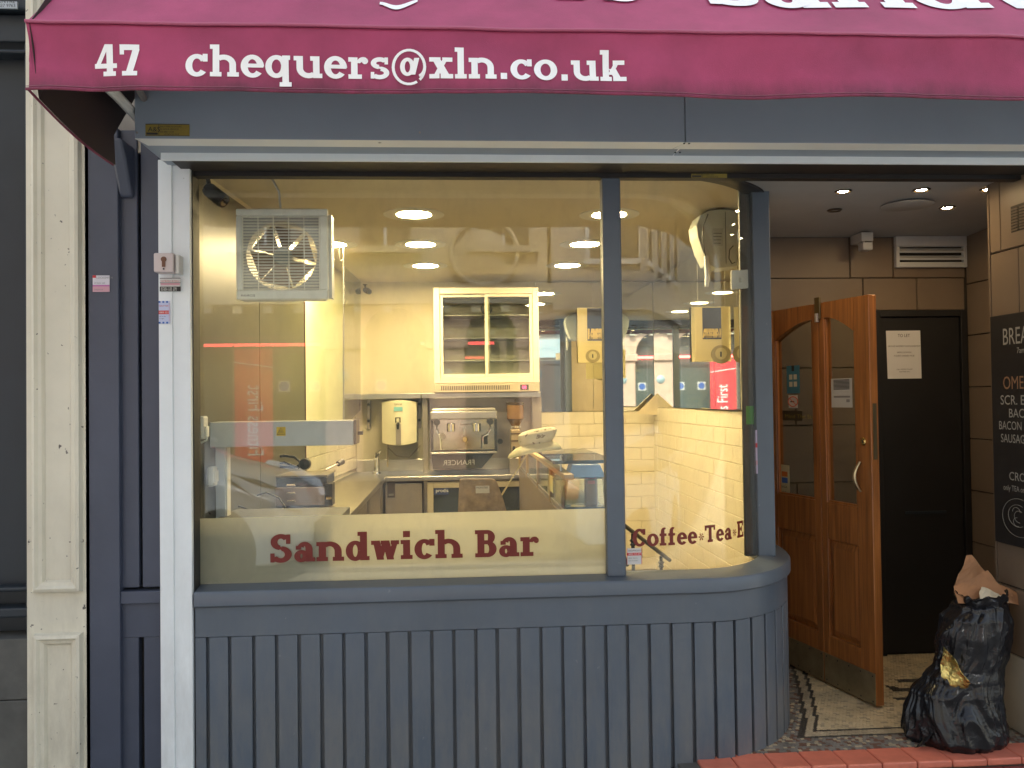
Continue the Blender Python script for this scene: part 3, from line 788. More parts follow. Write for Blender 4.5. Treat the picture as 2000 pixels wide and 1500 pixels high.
# ------------------------------------------------------------------ roller shutter box
sb = thing('shutter_box', 'long grey roller shutter housing under the awning, underside white and grimy', 'shutter box', (1, -.3, 2.47))
yb = -.45
xL = at(263, 240, yb).x; xJ = at(1338, 230, yb).x
zb = at(1000, 276, yb).z
under = mat('grimy white shutter underside', (.86, .86, .83), .4, col2=(.76, .76, .72), var_scale=1.6, specks=(.10, .09, .08), speck_scale=9, speck_thr=.73)
for x0_, x1_ in ((xL, xJ-.0015), (xJ+.0015, 4.2)):
    MB().box(x0_, x1_, yb, .0, zb+.002, zb+.32).build('housing_panel', box_grey, sb, bevel=.002)
    q = MB(); q.add([(x0_, yb+.002, zb), (x1_, yb+.002, zb), (x1_-(0 if x1_ > 3 else .05), -.27, zb+.004), (x0_+(.03 if x0_ < 0 else -.05), -.27, zb+.004),
                     (x0_, yb+.002, zb+.0015), (x1_, yb+.002, zb+.0015), (x1_-(0 if x1_ > 3 else .05), -.27, zb+.0055), (x0_+(.03 if x0_ < 0 else -.05), -.27, zb+.0055)],
                    [(0, 3, 2, 1), (4, 5, 6, 7), (0, 1, 5, 4), (1, 2, 6, 5), (2, 3, 7, 6), (3, 0, 4, 7)]); q.build('bottom_plate', under, sb)
MB().box(xL+.03, 4.2, -.27, -.255, zb-.026, zb+.004).build('bottom_lip', white_pc, sb, bevel=.002)
MB().box(xL+.05, 4.2, -.254, -.055, zb-.012, zb+.001).build('inner_soffit', dark_head, sb)
for px_, py_ in ((1336, 280), (1346, 280), (1319, 298), (1328, 298)):
    p = az(px_, py_, zb-.001); MB().lathe(p, [(0, -.002), (.004, -.002), (.004, .001)], 'z', 8).build('rivet', charcoal, sb)
for px_ in (268, 820): 
    p = at(px_, 259, yb); MB().lathe((p.x, yb-.001, p.z), [(0, -.002), (.004, -.002), (.004, .001)], 'y', 8).build('rivet', steel_dull, sb)
MB().box(at(372, 330, -.04).x, 4.2, -.05, -.0, at(1000, 346, -.05).z, zb+.12).build('shutter_slot', dark_head, sb)
def plate(label, px0_, py0_, px1_, py1_, Y):
    t_ = sticker('maker_plate', label, px0_, py0_, px1_, py1_, Y, gold_p, [(0, 0, 1, .04, ink), (0, .96, 1, 1, ink), (.3, .05, .31, .95, ink), (.02, .1, .28, .28, ink)],
                 [(.06, .36, .42, 'A&S', ink), (.33, .72, .14, 'SHUTTERS & DOORS', ink), (.33, .5, .14, '24 HOUR SERVICE', ink), (.33, .28, .14, '020 8801 5544', ink), (.42, .08, .14, 'LONDON N15', ink)], cat='plate')
plate('yellow and black maker plate on the grey shutter box near its end', 284, 242, 370, 266, yb-.003)
plate('dull maker plate on the dark shutter slot above the mullion side', 1350, 329, 1420, 348, -.053)

# ------------------------------------------------------------------ awning
aw = thing('awning', 'maroon cloth awning with white lettering and a hanging valance', 'awning', (1, -.9, 2.44))
YV = -1.0
xA = at(52, 120, YV).x; xA1 = 4.6
zt = at(1000, 60, YV).z; zbm = at(1000, 184, YV).z
def vwave(x, z):
    k = max(0, min(1, (zt-z)/(zt-zbm)))
    w = noise.noise(Vector((x*1.7, 3.1, z*1.2)))*.026*k+noise.noise(Vector((x*3.2+z*4, 1.3, z*5-x)))*.013+noise.noise(Vector((x*9, 4, z*14)))*.004+math.sin((x+z*.8)*9)*.0025*k
    e = math.exp(-(x-xA)*3.5)
    w += e*math.sin((x-xA)*22-(zt-z)*16)*.012*k
    return w
def vy(x, z):
    k = (zt-z)/(zt-zbm)
    return YV+.006*math.sin(k*3)-.004+vwave(x, z)
NX, NZ = 300, 16
b = MB(); vs = []
for j in range(NZ+1):
    for i in range(NX+1):
        t_ = i/NX; x = xA+(xA1-xA)*t_**1.15; z = zt-(zt-zbm)*j/NZ
        z_ = z+(noise.noise(Vector((x*1.1, 7, 0)))*.007*(j/NZ))
        xx = x + (.028*(j/NZ) if i == 0 else 0)
        vs.append((xx, vy(x, z), z_))
b.add(vs, [(j*(NX+1)+i, j*(NX+1)+i+1, (j+1)*(NX+1)+i+1, (j+1)*(NX+1)+i) for j in range(NZ) for i in range(NX)])
val = b.build('valance', cloth, aw, smooth=True)
sm = val.modifiers.new('thick', 'SOLIDIFY'); sm.thickness = .0015; sm.offset = -1
# welt between canopy and valance, hem at the foot
xsN = [xA+(xA1-xA)*(i/160) for i in range(161)]
MB().tube([(x, vy(x, zt)-.004, zt+.003) for x in xsN], .0055, 8).build('front_welt', mat('pink welt', (.40, .09, .17), .5), aw, smooth=True)
MB().tube([(x, vy(x, zbm)-.001, zbm+.001+noise.noise(Vector((x*1.1, 7, 0)))*.007) for x in xsN], .0045, 6).build('hem', cloth, aw, smooth=True)
MB().tube([(x, vy(x, zbm+.008)-.001, zbm+.010+noise.noise(Vector((x*1.1, 7, 0)))*.007) for x in xsN], .0012, 4).build('hem_stitching', mat('stitch thread', (.30, .12, .17), .7), aw)
# canopy slope up to the wall
CY, CZ = -.10, zt+1.05
def cpt(x, k):
    y = YV+(CY-YV)*k; z = zt+(CZ-zt)*k
    sag = math.sin(k*PI)*.03+noise.noise(Vector((x*1.3, k*3, 9)))*.012+noise.noise(Vector((x*4, k*8, 2)))*.004
    nx = Vector((0, -(CZ-zt), (CY-YV))).normalized()
    return Vector((x, y, z))-Vector((0, nx.y, -nx.z))*0+Vector((0, sag*.75, -sag*.65)) if k > 0 else Vector((x, vy(x, zt), z))
b = MB(); vs = []; NK = 14
for j in range(NK+1):
    for i in range(NX+1):
        x = xA+(xA1-xA)*i/NX; vs.append(cpt(x, j/NK))
b.add(vs, [(j*(NX+1)+i, j*(NX+1)+i+1, (j+1)*(NX+1)+i+1, (j+1)*(NX+1)+i) for j in range(NK) for i in range(NX)])
b.build('canopy', cloth, aw, smooth=True)
# side cheek with its scalloped end
ch = MB(); cl = [(vy(xA, zt), zt), (vy(xA, zbm), zbm)]
low = []
pe, pe2 = ax(219, 322, xA), ax(214, 262, xA)
for k in range(1, 13):
    t_ = k/12; low.append((YV+(pe.y-YV)*t_, zbm+(pe.z-zbm)*t_-.018*math.sin(t_*PI)))
pts = cl+low+[(pe2.y+.01, pe2.z), (CY-.02, zbm+.32), (CY, CZ)]
n_ = len(pts)
ch.add([(xA+(.032 if i == 1 else .010), y, z) for i, (y, z) in enumerate(pts)], [tuple(range(n_))])
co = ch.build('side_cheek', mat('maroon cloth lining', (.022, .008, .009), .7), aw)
sm = co.modifiers.new('thick', 'SOLIDIFY'); sm.thickness = .002
MB().tube([(xA+.004, y, z) for y, z in cl[1:]+low], .004, 6).build('cheek_hem', cloth, aw, smooth=True)
# folding arms and front bar
MB().tube([(xA+.02, YV+.035, zt-.02), (xA1, YV+.035, zt-.02)], .022, 12).build('front_bar', steel_dull, aw, smooth=True)
p0, p1 = Vector((xA+.10, YV+.05, zt-.06)), Vector((xL-.03, -.16, zb+.10))
MB().tube([p0, p0.lerp(p1, .5)+Vector((0, 0, .01)), p1], .018, 8).build('arm', white_pl, aw, smooth=True)
MB().tube([p0+Vector((.13, .0, .02)), p1+Vector((.03, -.1, .05))], .012, 8).build('arm', steel_dull, aw, smooth=True)
# lettering on cloth
def val_fn(px, py, hpx):
    o = at(px, py, YV); hh = hpx/F_PX*(YV-CAM.y)
    dz = 0.0
    def f(u, v, k):
        x = o.x+u*hh; z = o.z+v*hh
        return (x, vy(x, z)-.0018-k, z)
    return f, hh
f_, hh = val_fn(184, 148, 60)
wd = (at(279, 120, YV).x-at(184, 120, YV).x)/hh
slab('valance_lettering', '47', f_, white_let, aw, s=.23, t=.15, width=wd)
f_, hh = val_fn(363, 150, 60)
wd = (at(1226, 120, YV).x-at(363, 120, YV).x)/hh
slab('valance_lettering', 'chequers@xln.co.uk', f_, white_let, aw, s=.215, t=.145, width=wd)
# big lettering on the canopy, its feet just in view
def can_fn(px, py, hh):
    o = at(px, py, YV); 
    # where this pixel meets the canopy slope
    best = None
    for i in range(200):
        k = i/400; y = YV+(CY-YV)*k; z = zt+(CZ-zt)*k
        zz = at(px, py, y).z
        if best is None or abs(zz-z) < best[0]: best = (abs(zz-z), k, at(px, py, y).x)
    k0, x0_ = best[1], best[2]; Ls = math.hypot(CY-YV, CZ-zt)
    def f(u, v, kk):
        p = cpt(x0_+u*hh, max(.001, k0+v*hh/Ls)); return (p.x, p.y-.004-kk, p.z+.002)
    return f
slab('canopy_lettering', 'sandwich', can_fn(1385, 1, .30), white_let, aw, s=.24, t=.15, width=(at(2550, 10, YV).x-at(1385, 10, YV).x)/.30)
slab('canopy_lettering', 'rs', can_fn(1085, -4, .30), white_let, aw, s=.24, t=.15, width=(at(1275, 10, YV).x-at(1085, 10, YV).x)/.30)
fq = can_fn(740, 8, .1)
b = MB(); vs = []
for i in range(17):
    t_ = i/16; u = t_*1.2; v = .18*math.cos(t_*2.2*PI)*(1-.3*t_)+.35*t_**6; w = .16+.14*math.sin(t_*PI)
    vs += [fq(u, v-w/2+.15, 0), fq(u, v+w/2+.2, 0)]
b.add(vs, [(2*i, 2*i+2, 2*i+3, 2*i+1) for i in range(16)]); b.build('canopy_flourish', white_let, aw)
# ------------------------------------------------------------------ porch
YP = 1.22; ZP = at(1700, 463, YP).z; XW = 2.457; YC = ax(1938, 700, XW).y; XRS = at(1887, 700, YP).x+.02
porch_c = mat('porch ceiling paint', (.34, .34, .34), .6, var=.12, var_scale=2)
def zc(y): return 2.462-(2.462-ZP)*max(0, min(1, (y-.3)/(YP-.3)))
cpl = []
for i in range(17):
    p_, n_ = gpath(GL1+(GLEN-GL1)*i/16, .052); cpl.append((p_.x, p_.y))
cpl = cpl[1:]+[(1.47, .47), (1.755, 1.6), (3.3, 1.6), (3.3, .055)]
cpl = [(.85, .0)]+[q_ for q_ in cpl if q_[1] > .0]
b_ = MB()
for y0_, y1_ in [(.055, .3), (.3, YP+.1)]:
    pass
xs_l = lambda y: next((x0+(x1-x0)*(y-y0)/(y1-y0) for (x0, y0), (x1, y1) in zip(cpl[1:-3], cpl[2:-2]) if y0 <= y <= y1 and y1 > y0), .93 if y < .1 else 1.755)
vs = []; ysn = [.056+(YP+.15-.056)*i/40 for i in range(41)]
for y in ysn: vs += [(xs_l(y), y, zc(y)), (3.3, y, zc(y)), (3.3, y, zc(y)+.04), (xs_l(y), y, zc(y)+.04)]
b_.add(vs, [(i*4+k, i*4+(k+1) % 4, (i+1)*4+(k+1) % 4, (i+1)*4+k) for i in range(40) for k in range(4)]+[(0, 1, 2, 3), (163, 162, 161, 160)])
pc = struct(b_.build('porch_ceiling', porch_c))
def azc(px, py):
    z = 2.45
    for _ in range(6): q = az(px, py, z); z = zc(q.y)
    return Vector((q.x, q.y, z))
# ceiling over the curved window stays inside the head rail; shop ceiling above it
btile = mat('beige porch tile', (.17, .130, .095), .42, var=.10, var_scale=2.5, bump=.15, bump_scale=120, spec=.4)
def xp(px, py=700): return at(px, py, YP).x
pb = struct(MB().box(1.752, 3.3, YP+.012, YP+.15, -.02, ZP+.02).build('porch_back_wall', mort))
# tile courses on the back wall, joints read from the photograph
def ptile(parent, corners, d, name='wall_tile', mt=btile):
    """corners: four points ccw seen from outside; d: outward vector"""
    d = Vector(d); c = [Vector(p) for p in corners]; n = len(c)
    mid = sum(c, Vector())/4
    inn = [p+(mid-p).normalized()*.004+d for p in c]; low_ = [p+(mid-p).normalized()*.0018+d*.6 for p in c]
    return MB().add(c+low_+inn, [(8, 9, 10, 11)]+[(k, (k+1) % 4, 4+(k+1) % 4, 4+k) for k in range(4)]+[(4+k, 4+(k+1) % 4, 8+(k+1) % 4, 8+k) for k in range(4)]).build(name, mt, parent)
zc1 = at(1700, 543, YP).z; th = .30
zrow = [zc1-k*th for k in range(0, 8)]
def prow(z0, z1, xs_):
    for a, c in zip(xs_, xs_[1:]):
        ptile(pb, [(a+.002, YP+.012, z0+.002), (c-.002, YP+.012, z0+.002), (c-.002, YP+.012, z1-.002), (a+.002, YP+.012, z1-.002)], (0, -.010, 0))
prow(zc1, ZP, [1.752, xp(1660, 500), xp(1744, 500), xp(1885, 500)])
zd = at(1800, 606, YP).z
prow(zd, zc1, [1.752, xp(1686, 570), xp(1791, 570), xp(1885, 570)])
xd0 = xp(1709)
for k in range(6):
    zt_ = zd-k*.33; zb_ = max(0, zd-(k+1)*.33)
    prow(zb_, zt_, [1.752, 1.752+(.2 if k % 2 else .35), xd0-.02])
# black door in the back wall
bd = thing('black_door', 'plain matt black door at the back of the porch with a notice taped to it', 'door', ((xd0+xp(1887))/2, YP, 0))
blackp = mat('matt black paint', (.010, .010, .011), .5, var=.2)
MB().box(xd0+.03, xp(1887)-.04, YP-.004, YP+.03, .01, zd-.04).build('door_leaf', blackp, bd, bevel=.003)
MB().box(xd0-.01, xd0+.028, YP-.02, YP+.03, 0, zd).box(xp(1887)-.038, xp(1887), YP-.02, YP+.03, 0, zd).box(xd0+.028, xp(1887)-.038, YP-.02, YP+.03, zd-.038, zd).build('door_frame', blackp, bd, bevel=.003)
MB().box(xd0+.16, xp(1840), YP-.012, YP-.0045, at(1800, 1003, YP).z, at(1800, 998, YP).z).build('letter_slot', charcoal, bd)
# letting notice
nt_ = thing('notice', 'white sheet of paper headed TO LET taped on the black door', 'notice', at(1765, 740, YP-.01))
a_ = at(1731, 646, YP-.01); c_ = at(1800, 739, YP-.01)
MB().add([(a_.x, YP-.006, a_.z), (a_.x+.005, YP-.006, c_.z), (c_.x, YP-.010, c_.z), (c_.x, YP-.006, a_.z)], [(0, 1, 2, 3)]).build('sheet', paper, nt_)
W_ = c_.x-a_.x; mx_ = (a_.x+c_.x)/2
for v, sz, body in ((.135, .026, 'TO LET'), (.34, .0125, 'GROUND BASEMENT SHOP & BASEMENT'), (.47, .0125, 'PRIME LOCATION'), (.54, .0125, 'COVENT GARDEN WC2E'), (.82, .010, 'CALL ANDREW ON 0207'), (.87, .010, 'FOR MORE INFO')):
    text_mesh('printed_text', body, ink, nt_, (mx_, YP-.0135, a_.z-(a_.z-c_.z)*v), sz, align='CENTER', width=.85)
# recess side wall and entrance side wall
rs = struct(MB().box(XRS, 3.2, YC+.014, YP+.011, -.02, ZP+.1).build('porch_recess_wall', mort))
ws = struct(MB().box(XW+.012, 3.2, -.10, YC, -.02, ZP+.2).build('porch_side_wall', mort))
ZL = [0.0, .34, .64, .94, 1.24, 1.54, 1.84, 2.14, ZP+.08]
for j, (z0_, z1_) in enumerate(zip(ZL, ZL[1:])):
    ys = [-.10, .10, YC] if j % 2 else [-.10, -.02, YC]
    mtl = mat('pale base block', (.42, .40, .33), .5, var=.1, bump=.2) if j == 0 else btile
    for a, c in zip(ys, ys[1:]):
        ptile(ws, [(XW+.012, c-.002, z0_+.002), (XW+.012, a+.002, z0_+.002), (XW+.012, a+.002, z1_-.002), (XW+.012, c-.002, z1_-.002)], (-.010, 0, 0), mt=mtl)
    ptile(rs, [(XRS, YP-.002, z0_+.002), (XRS, YC+.52, z0_+.002), (XRS, YC+.52, z1_-.002), (XRS, YP-.002, z1_-.002)], (-.010, 0, 0))
MB().box(XW+.0, 3.2, YC+.001, YC+.013, 0, ZP+.08).build('wall_tile', btile, ws)
rp_ = thing('end_pilaster', 'slate blue pilaster board closing the frontage beyond the chalkboard wall', 'pilaster', (3.2, -.1, -.12))
MB().box(XW+.002, 4.6, -.13, -.102, -.12, 2.5).build('face_board', blue_old, rp_, bevel=.003)
MB().box(XW+.03, XW+.5, -.142, -.1301, .2, 2.3).build('raised_panel', blue_old, rp_, bevel=.006)
# vents
vt = thing('wall_vent', 'white painted louvre vent high on the porch back wall', 'vent', at(1815, 525, YP))
v0, v1 = at(1745, 463, YP), at(1884, 523, YP)
MB().box(v0.x, v1.x, YP-.03, YP+.0, v0.z-.06, ZP).box(v0.x, v0.x+.02, YP-.03, YP, v1.z, v0.z-.06).box(v1.x-.02, v1.x, YP-.03, YP, v1.z, v0.z-.06).box(v0.x+.02, v1.x-.02, YP-.03, YP, v1.z, v1.z+.03).build('vent_frame', mat('chalky white paint', (.50, .52, .53), .6, var=.1), vt, bevel=.003)
MB().box(v0.x+.02, v1.x-.02, YP-.004, YP, v1.z+.03, v0.z-.06).build('vent_back', black, vt)
zm = (v1.z+.03+v0.z-.06)/2
for zz in (zm+.02, zm-.022):
    MB().hexa([(v0.x+.02, YP-.03, zz-.012), (v1.x-.02, YP-.03, zz-.012), (v1.x-.02, YP-.005, zz+.008), (v0.x+.02, YP-.005, zz+.008)],
              [(v0.x+.02, YP-.03, zz-.002), (v1.x-.02, YP-.03, zz-.002), (v1.x-.02, YP-.005, zz+.018), (v0.x+.02, YP-.005, zz+.018)]).build('louvre', MATS['chalky white paint'], vt)
v2 = thing('wall_vent', 'small brown louvre grille high on the porch side wall', 'vent', (XW, .2, 2.15))
vy1, vy0 = ax(1974, 420, XW).y, -.09
vzt, vzb = ax(1985, 400, XW).z, ax(1985, 452, XW).z
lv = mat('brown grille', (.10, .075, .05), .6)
for z_ in range(8):
    zz = vzb+.006+(vzt-vzb-.012)*z_/8
    MB().box(XW-.004, XW+.006, (vy0+vy1)/2+.006, vy1-.006, zz, zz+.006).build('louvre', lv, v2)
    MB().box(XW-.004, XW+.006, vy0+.006, (vy0+vy1)/2-.006, zz, zz+.006).build('louvre', lv, v2)
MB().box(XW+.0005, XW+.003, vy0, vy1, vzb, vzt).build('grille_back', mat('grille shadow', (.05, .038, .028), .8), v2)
# door closer bracket / sensor under ceiling
bk = thing('ceiling_bracket', 'white hooked plastic bracket hanging at the back of the porch ceiling', 'bracket', at(1690, 465, YP-.12))
p = at(1688, 470, YP-.12)
MB().box(p.x-.035, p.x+.035, YP-.16, YP-.02, p.z-.01, ZP).build('bracket_body', mat('grey white plastic', (.42, .43, .44), .5), bk, bevel=.006)
MB().box(p.x-.03, p.x+.03, YP-.165, YP-.10, p.z-.06, p.z-.011).build('bracket_head', MATS['grey white plastic'], bk, bevel=.008)
MB().box(p.x-.02, p.x+.02, YP-.167, YP-.164, p.z-.018, p.z-.012).build('slot', black, bk)
# ceiling cover plate, sprung at one edge
cv = azc(1775, 393)
cvt = thing('ceiling_plate', 'round white cover plate sprung loose from the porch ceiling', 'cover plate', cv)
MB().lathe((cv.x+.02, cv.y+.05, cv.z-.010), [(0, -.003), (.12, -.003), (.125, .0), (.12, .003)], 'z', 40).build('plate_disc', porch_c, cvt, smooth=True)
MB().lathe((cv.x+.02, cv.y+.05, cv.z-.006), [(0, -.001), (.112, -.001), (.112, .0015)], 'z', 40).build('plate_hole', black, cvt)
# porch downlights
warm_bulb = mat('lit halogen', (1, .8, .5), .4, emit=(1.0, .70, .36), estr=190.0)
dead_bulb = mat('unlit bulb', (.25, .25, .25), .2)
dark_ring = mat('dark bronze ring', (.05, .04, .03), .4, metal=.5)
def mk_down(name, label, p, r, bulb, group, ring=dark_ring):
    t_ = thing(name, label, 'downlight', p, group)
    MB().lathe((0, 0, 0), [(r*.72, -.001), (r*1.05, -.006), (r*1.25, -.001), (r*1.25, .002), (r*.72, .002)], 'z', 24).build('ring', ring, t_, smooth=True, local=True)
    MB().lathe((0, 0, -.0015), [(0, -.003), (r*.5, -.002), (r*.71, .0)], 'z', 20).build('bulb', bulb, t_, smooth=True, local=True)
    return t_
G = 'halogen downlights in the porch ceiling'
dls = [((1647, 373), 'lit downlight near the front edge of the porch ceiling, beside the curved window'),
       ((1800, 370), 'lit downlight in the middle of the front row of the porch ceiling'),
       ((1931, 369), 'lit downlight of the front row nearest the chalkboard wall'),
       ((1850, 405), 'lit downlight of the back row of the porch ceiling')]
d0 = None
for (px, py), lb in dls:
    q = azc(px, py)
    if d0 is None: d0 = mk_down('downlight', lb, (q.x, q.y, q.z-.001), .032, warm_bulb, G)
    else: dup(d0, (q.x, q.y, q.z-.001), lb)
q = azc(1630, 410)
mk_down('downlight', 'unlit downlight with a dead bulb in the porch ceiling', (q.x, q.y, q.z-.001), .030, dead_bulb, G)

# chalkboard on the side wall
cb = thing('chalkboard', 'black menu chalkboard with white and brown handwriting hung on the porch side wall', 'chalkboard', (XW, .2, .83))
zt_c, zb_c = ax(1945, 618, XW).z, ax(1945, 1055, XW).z
yc1 = ax(1945, 800, XW).y
MB().box(XW-.018, XW-.001, -.099, yc1, zb_c, zt_c).build('board', mat('chalkboard slate', (.012, .012, .013), .55, var=.3), cb, bevel=.002)
chalk = mat('white chalk', (.28, .28, .26), .9); chalk_o = mat('brown chalk', (.24, .14, .08), .9)
def ctext(px, py, hpx, body, m_, narrow=.62):
    p = ax(px, py, XW-.019); dist = p.y-CAM.y
    size = hpx/F_PX*dist*1.42
    text_mesh('chalk_text', body, m_, cb, (XW-.0195, p.y, p.z), size, xdir=(0, -1, 0), width=narrow*1.4)
ctext(1958, 674, 34, 'BREAKFAST', chalk, .5)
ctext(1986, 690, 12, '7am - 11', chalk)
ctext(1959, 760, 26, 'OMELETTES', chalk_o, .6)
ctext(1954, 790, 19, 'SCR. EGGS', chalk, .72)
ctext(1970, 815, 18, 'BACON', chalk, .72)
ctext(1951, 838, 17, 'BACON SAUSAGE', chalk, .60)
ctext(1955, 863, 17, 'SAUSAGE BAP', chalk, .60)
ctext(1971, 937, 17, 'CROISSANT', chalk, .72)
ctext(1960, 956, 11, 'only TEA or COFFEE', chalk, .6)
# chalk croissant drawing
def cring(px, py, rpx, a0, a1, w=.0009):
    p = ax(px, py, XW-.0195); k = (p.y-CAM.y)/F_PX*rpx
    pts = [(XW-.0195, p.y-2.0*k*math.cos(math.radians(a)), p.z+k*math.sin(math.radians(a))*1.5) for a in range(a0, a1+1, 12)]
    return MB().tube(pts, w, 4)
for pr in ((1990, 1012, 26, 20, 330), (1988, 1008, 15, 60, 300), (1991, 1010, 8, 60, 280), (1985, 1000, 6, 0, 180), (1987, 1020, 6, 90, 300)):
    cring(*pr).build('chalk_drawing', chalk, cb)

# ------------------------------------------------------------------ bi-fold entrance door, standing open
P0, P1 = Vector((1.800, 1.205, 0)), Vector((1.988, .400, 0))
dd = (P1-P0).normalized(); dn = Vector((-dd.y, dd.x, 0))*-1
if dn.x > 0: dn = -dn
DL = (P1-P0).length
bf = thing('folding_door', 'varnished wooden folding door with two arched glass panes standing open in the porch', 'door', (1.9, .8, 0))
JT = .44
def D(t, k, z): p = P0+dd*t+dn*k; return (p.x, p.y, z)
TH = .045
def dbox(name, t0, t1, z0, z1, mt=wood, k0=-TH, k1=0, bevel=.003, parent=None):
    return MB().hexa([D(t0, k0, z0), D(t1, k0, z0), D(t1, k1, z0), D(t0, k1, z0)], [D(t0, k0, z1), D(t1, k0, z1), D(t1, k1, z1), D(t0, k1, z1)]).build(name, mt, parent or bf, bevel=bevel)
ZD = 1.985; RZ = (.93, .76)
for li, (a, c) in enumerate(((.0, JT-.002), (JT+.002, DL))):
    sl_, sr_ = (.050, .050) if li == 0 else (.045, .105)
    dbox('stile', a, a+sl_, .012, ZD); dbox('stile', c-sr_, c, .012, ZD)
    ia, ic = a+sl_, c-sr_
    dbox('lock_rail', ia, ic, .76, .95)
    dbox('bottom_rail', ia, ic, .012, .26)
    # arched top rail: lower edge rises towards the joint
    lo_out, lo_in = 1.815, 1.905
    n = 10; vb = MB(); vs = []
    for i in range(n+1):
        u = i/n; t_ = ia+(ic-ia)*u; w = u if li == 0 else 1-u
        zl = lo_out+(lo_in-lo_out)*math.sin(w*PI/2)
        vs += [D(t_, -TH, zl), D(t_, 0, zl), D(t_, 0, ZD), D(t_, -TH, ZD)]
    fs = [(i*4+k, i*4+(k+1) % 4, (i+1)*4+(k+1) % 4, (i+1)*4+k) for i in range(n) for k in range(4)]+[(0, 1, 2, 3), tuple(n*4+k for k in (3, 2, 1, 0))]
    vb.add(vs, fs).build('top_rail', wood, bf)
    dbox('pane', ia-.003, ic+.003, .94, 1.93, glass_door, -.026, -.021, 0)
    for nm, (t0, t1, z0, z1) in (('glazing_bead', (ia, ia+.012, .95, lo_out+(.0 if li == 0 else .085))), ('glazing_bead', (ic-.012, ic, .95, lo_out+(.085 if li == 0 else .0))), ('glazing_bead', (ia+.012, ic-.012, .95, .962))):
        dbox(nm, t0, t1, z0, z1, wood, -.018, -.004, .002)
    # raised panel with fielded edge
    dbox('panel_back', ia-.003, ic+.003, .25, .77, wood, -.034, -.018, 0)
    pt0, pt1, pz0, pz1 = ia+.035, ic-.035, .30, .72
    MB().add([D(pt0-.03, -.018, pz0-.03), D(pt1+.03, -.018, pz0-.03), D(pt1+.03, -.018, pz1+.03), D(pt0-.03, -.018, pz1+.03),
              D(pt0, -.006, pz0), D(pt1, -.006, pz0), D(pt1, -.006, pz1), D(pt0, -.006, pz1)],
             [(4, 5, 6, 7)]+[(k, (k+1) % 4, 4+(k+1) % 4, 4+k) for k in range(4)]).build('raised_panel', wood, bf)
    dbox('kick_plate', a+.002, c-.002, .014, .165, mat('scuffed brass kick plate', (.32, .27, .17), .42, metal=.75, var=.25, var_scale=9), .0005, .0025, .0005)
    for i in range(5):
        for z_ in (.03, .15):
            p = Vector(D(a+.02+(c-a-.04)*i/4, .0028, z_)); MB().lathe(p, [(0, -.0015), (.004, -.0015), (.004, .0015)], 'x', 8).build('screw', rubber, bf)
# hardware: handle, escutcheon, lock plate on the edge, top bracket
hz0, hz1 = 1.03, 1.175
pts = []
for i in range(13):
    u = i/12; z_ = hz0+(hz1-hz0)*u; k = .006+.034*math.sin(u*PI)
    pts.append(D(DL-.075, k, z_))
MB().tube(pts, [.006+.003*math.sin(i/12*PI) for i in range(13)], 12).build('handle', mat('worn brass', (.50, .42, .26), .3, metal=1.0), bf, smooth=True)
MB().lathe(D(DL-.055, .0, 1.275), [(0, -.005), (.018, -.005), (.021, -.001), (.021, .002)], 'x', 20).build('escutcheon', mat('yellow brass', (.80, .60, .22), .25, metal=1.0), bf)
MB().lathe(D(DL-.055, .0, 1.279), [(0, -.0065), (.0045, -.0065), (.0045, 0)], 'x', 10).box(D(DL-.055, 0, 0)[0]-.0065, D(DL-.055, 0, 0)[0]-.004, D(DL-.055, 0, 0)[1]-.002, D(DL-.055, 0, 0)[1]+.002, 1.264, 1.279).build('keyhole', black, bf)
MB().hexa([D(DL, -.034, 1.19), D(DL+.002, -.034, 1.19), D(DL+.002, -.012, 1.19), D(DL, -.012, 1.19)], [D(DL, -.034, 1.46), D(DL+.002, -.034, 1.46), D(DL+.002, -.012, 1.46), D(DL, -.012, 1.46)]).build('lock_plate', mat('old bronze', (.14, .11, .06), .4, metal=.8), bf)
dbox('top_hinge', JT-.012, JT+.030, 1.90, ZD+.03, MATS['old bronze'], .0, .012, .003)
MB().tube([D(JT+.01, .014, 1.885), D(JT+.01, .014, 1.93)], .012, 10).build('hinge_roller', steel_dull, bf, smooth=True)
def dpoint(px, py, k=.0):
    """point of the door face at pixel"""
    d = _f + _r*((px-1000.0)/F_PX) - _u*((py-750.0)/F_PX)
    nrm = dn; p0 = P0+dn*k
    t = (p0-CAM).dot(nrm)/d.dot(nrm); return CAM+d*t
def dsticker(name, label, px0, py0, px1, py1, mt, parts, lines=()):
    a = dpoint(px0, py0, -.019); c_ = dpoint(px1, py1, -.019)
    ta = (a-P0).dot(dd); tc_ = (c_-P0).dot(dd)
    t_ = thing(name, label, 'sticker', (a.x, a.y, c_.z))
    def q(n_, m_, u0, v0, u1, v1, k):
        W = tc_-ta; H = a.z-c_.z
        MB().hexa([D(ta+u0*W, k-.0004, c_.z+v0*H), D(ta+u1*W, k-.0004, c_.z+v0*H), D(ta+u1*W, k, c_.z+v0*H), D(ta+u0*W, k, c_.z+v0*H)],
                  [D(ta+u0*W, k-.0004, c_.z+v1*H), D(ta+u1*W, k-.0004, c_.z+v1*H), D(ta+u1*W, k, c_.z+v1*H), D(ta+u0*W, k, c_.z+v1*H)]).build(n_, m_, t_)
    q('backing', mt, 0, 0, 1, 1, -.0195)
    for (u0, v0, u1, v1, m_) in parts: q('printed_panel', m_, u0, v0, u1, v1, -.0188)
    for (u, v, hh_, body, m_) in lines:
        text_mesh('printed_text', body, m_, t_, D(ta+u*(tc_-ta), -.0183, c_.z+v*(a.z-c_.z)), hh_*(a.z-c_.z)*1.35, xdir=dd, width=1.6)
    return t_, ta, tc_, a.z, c_.z
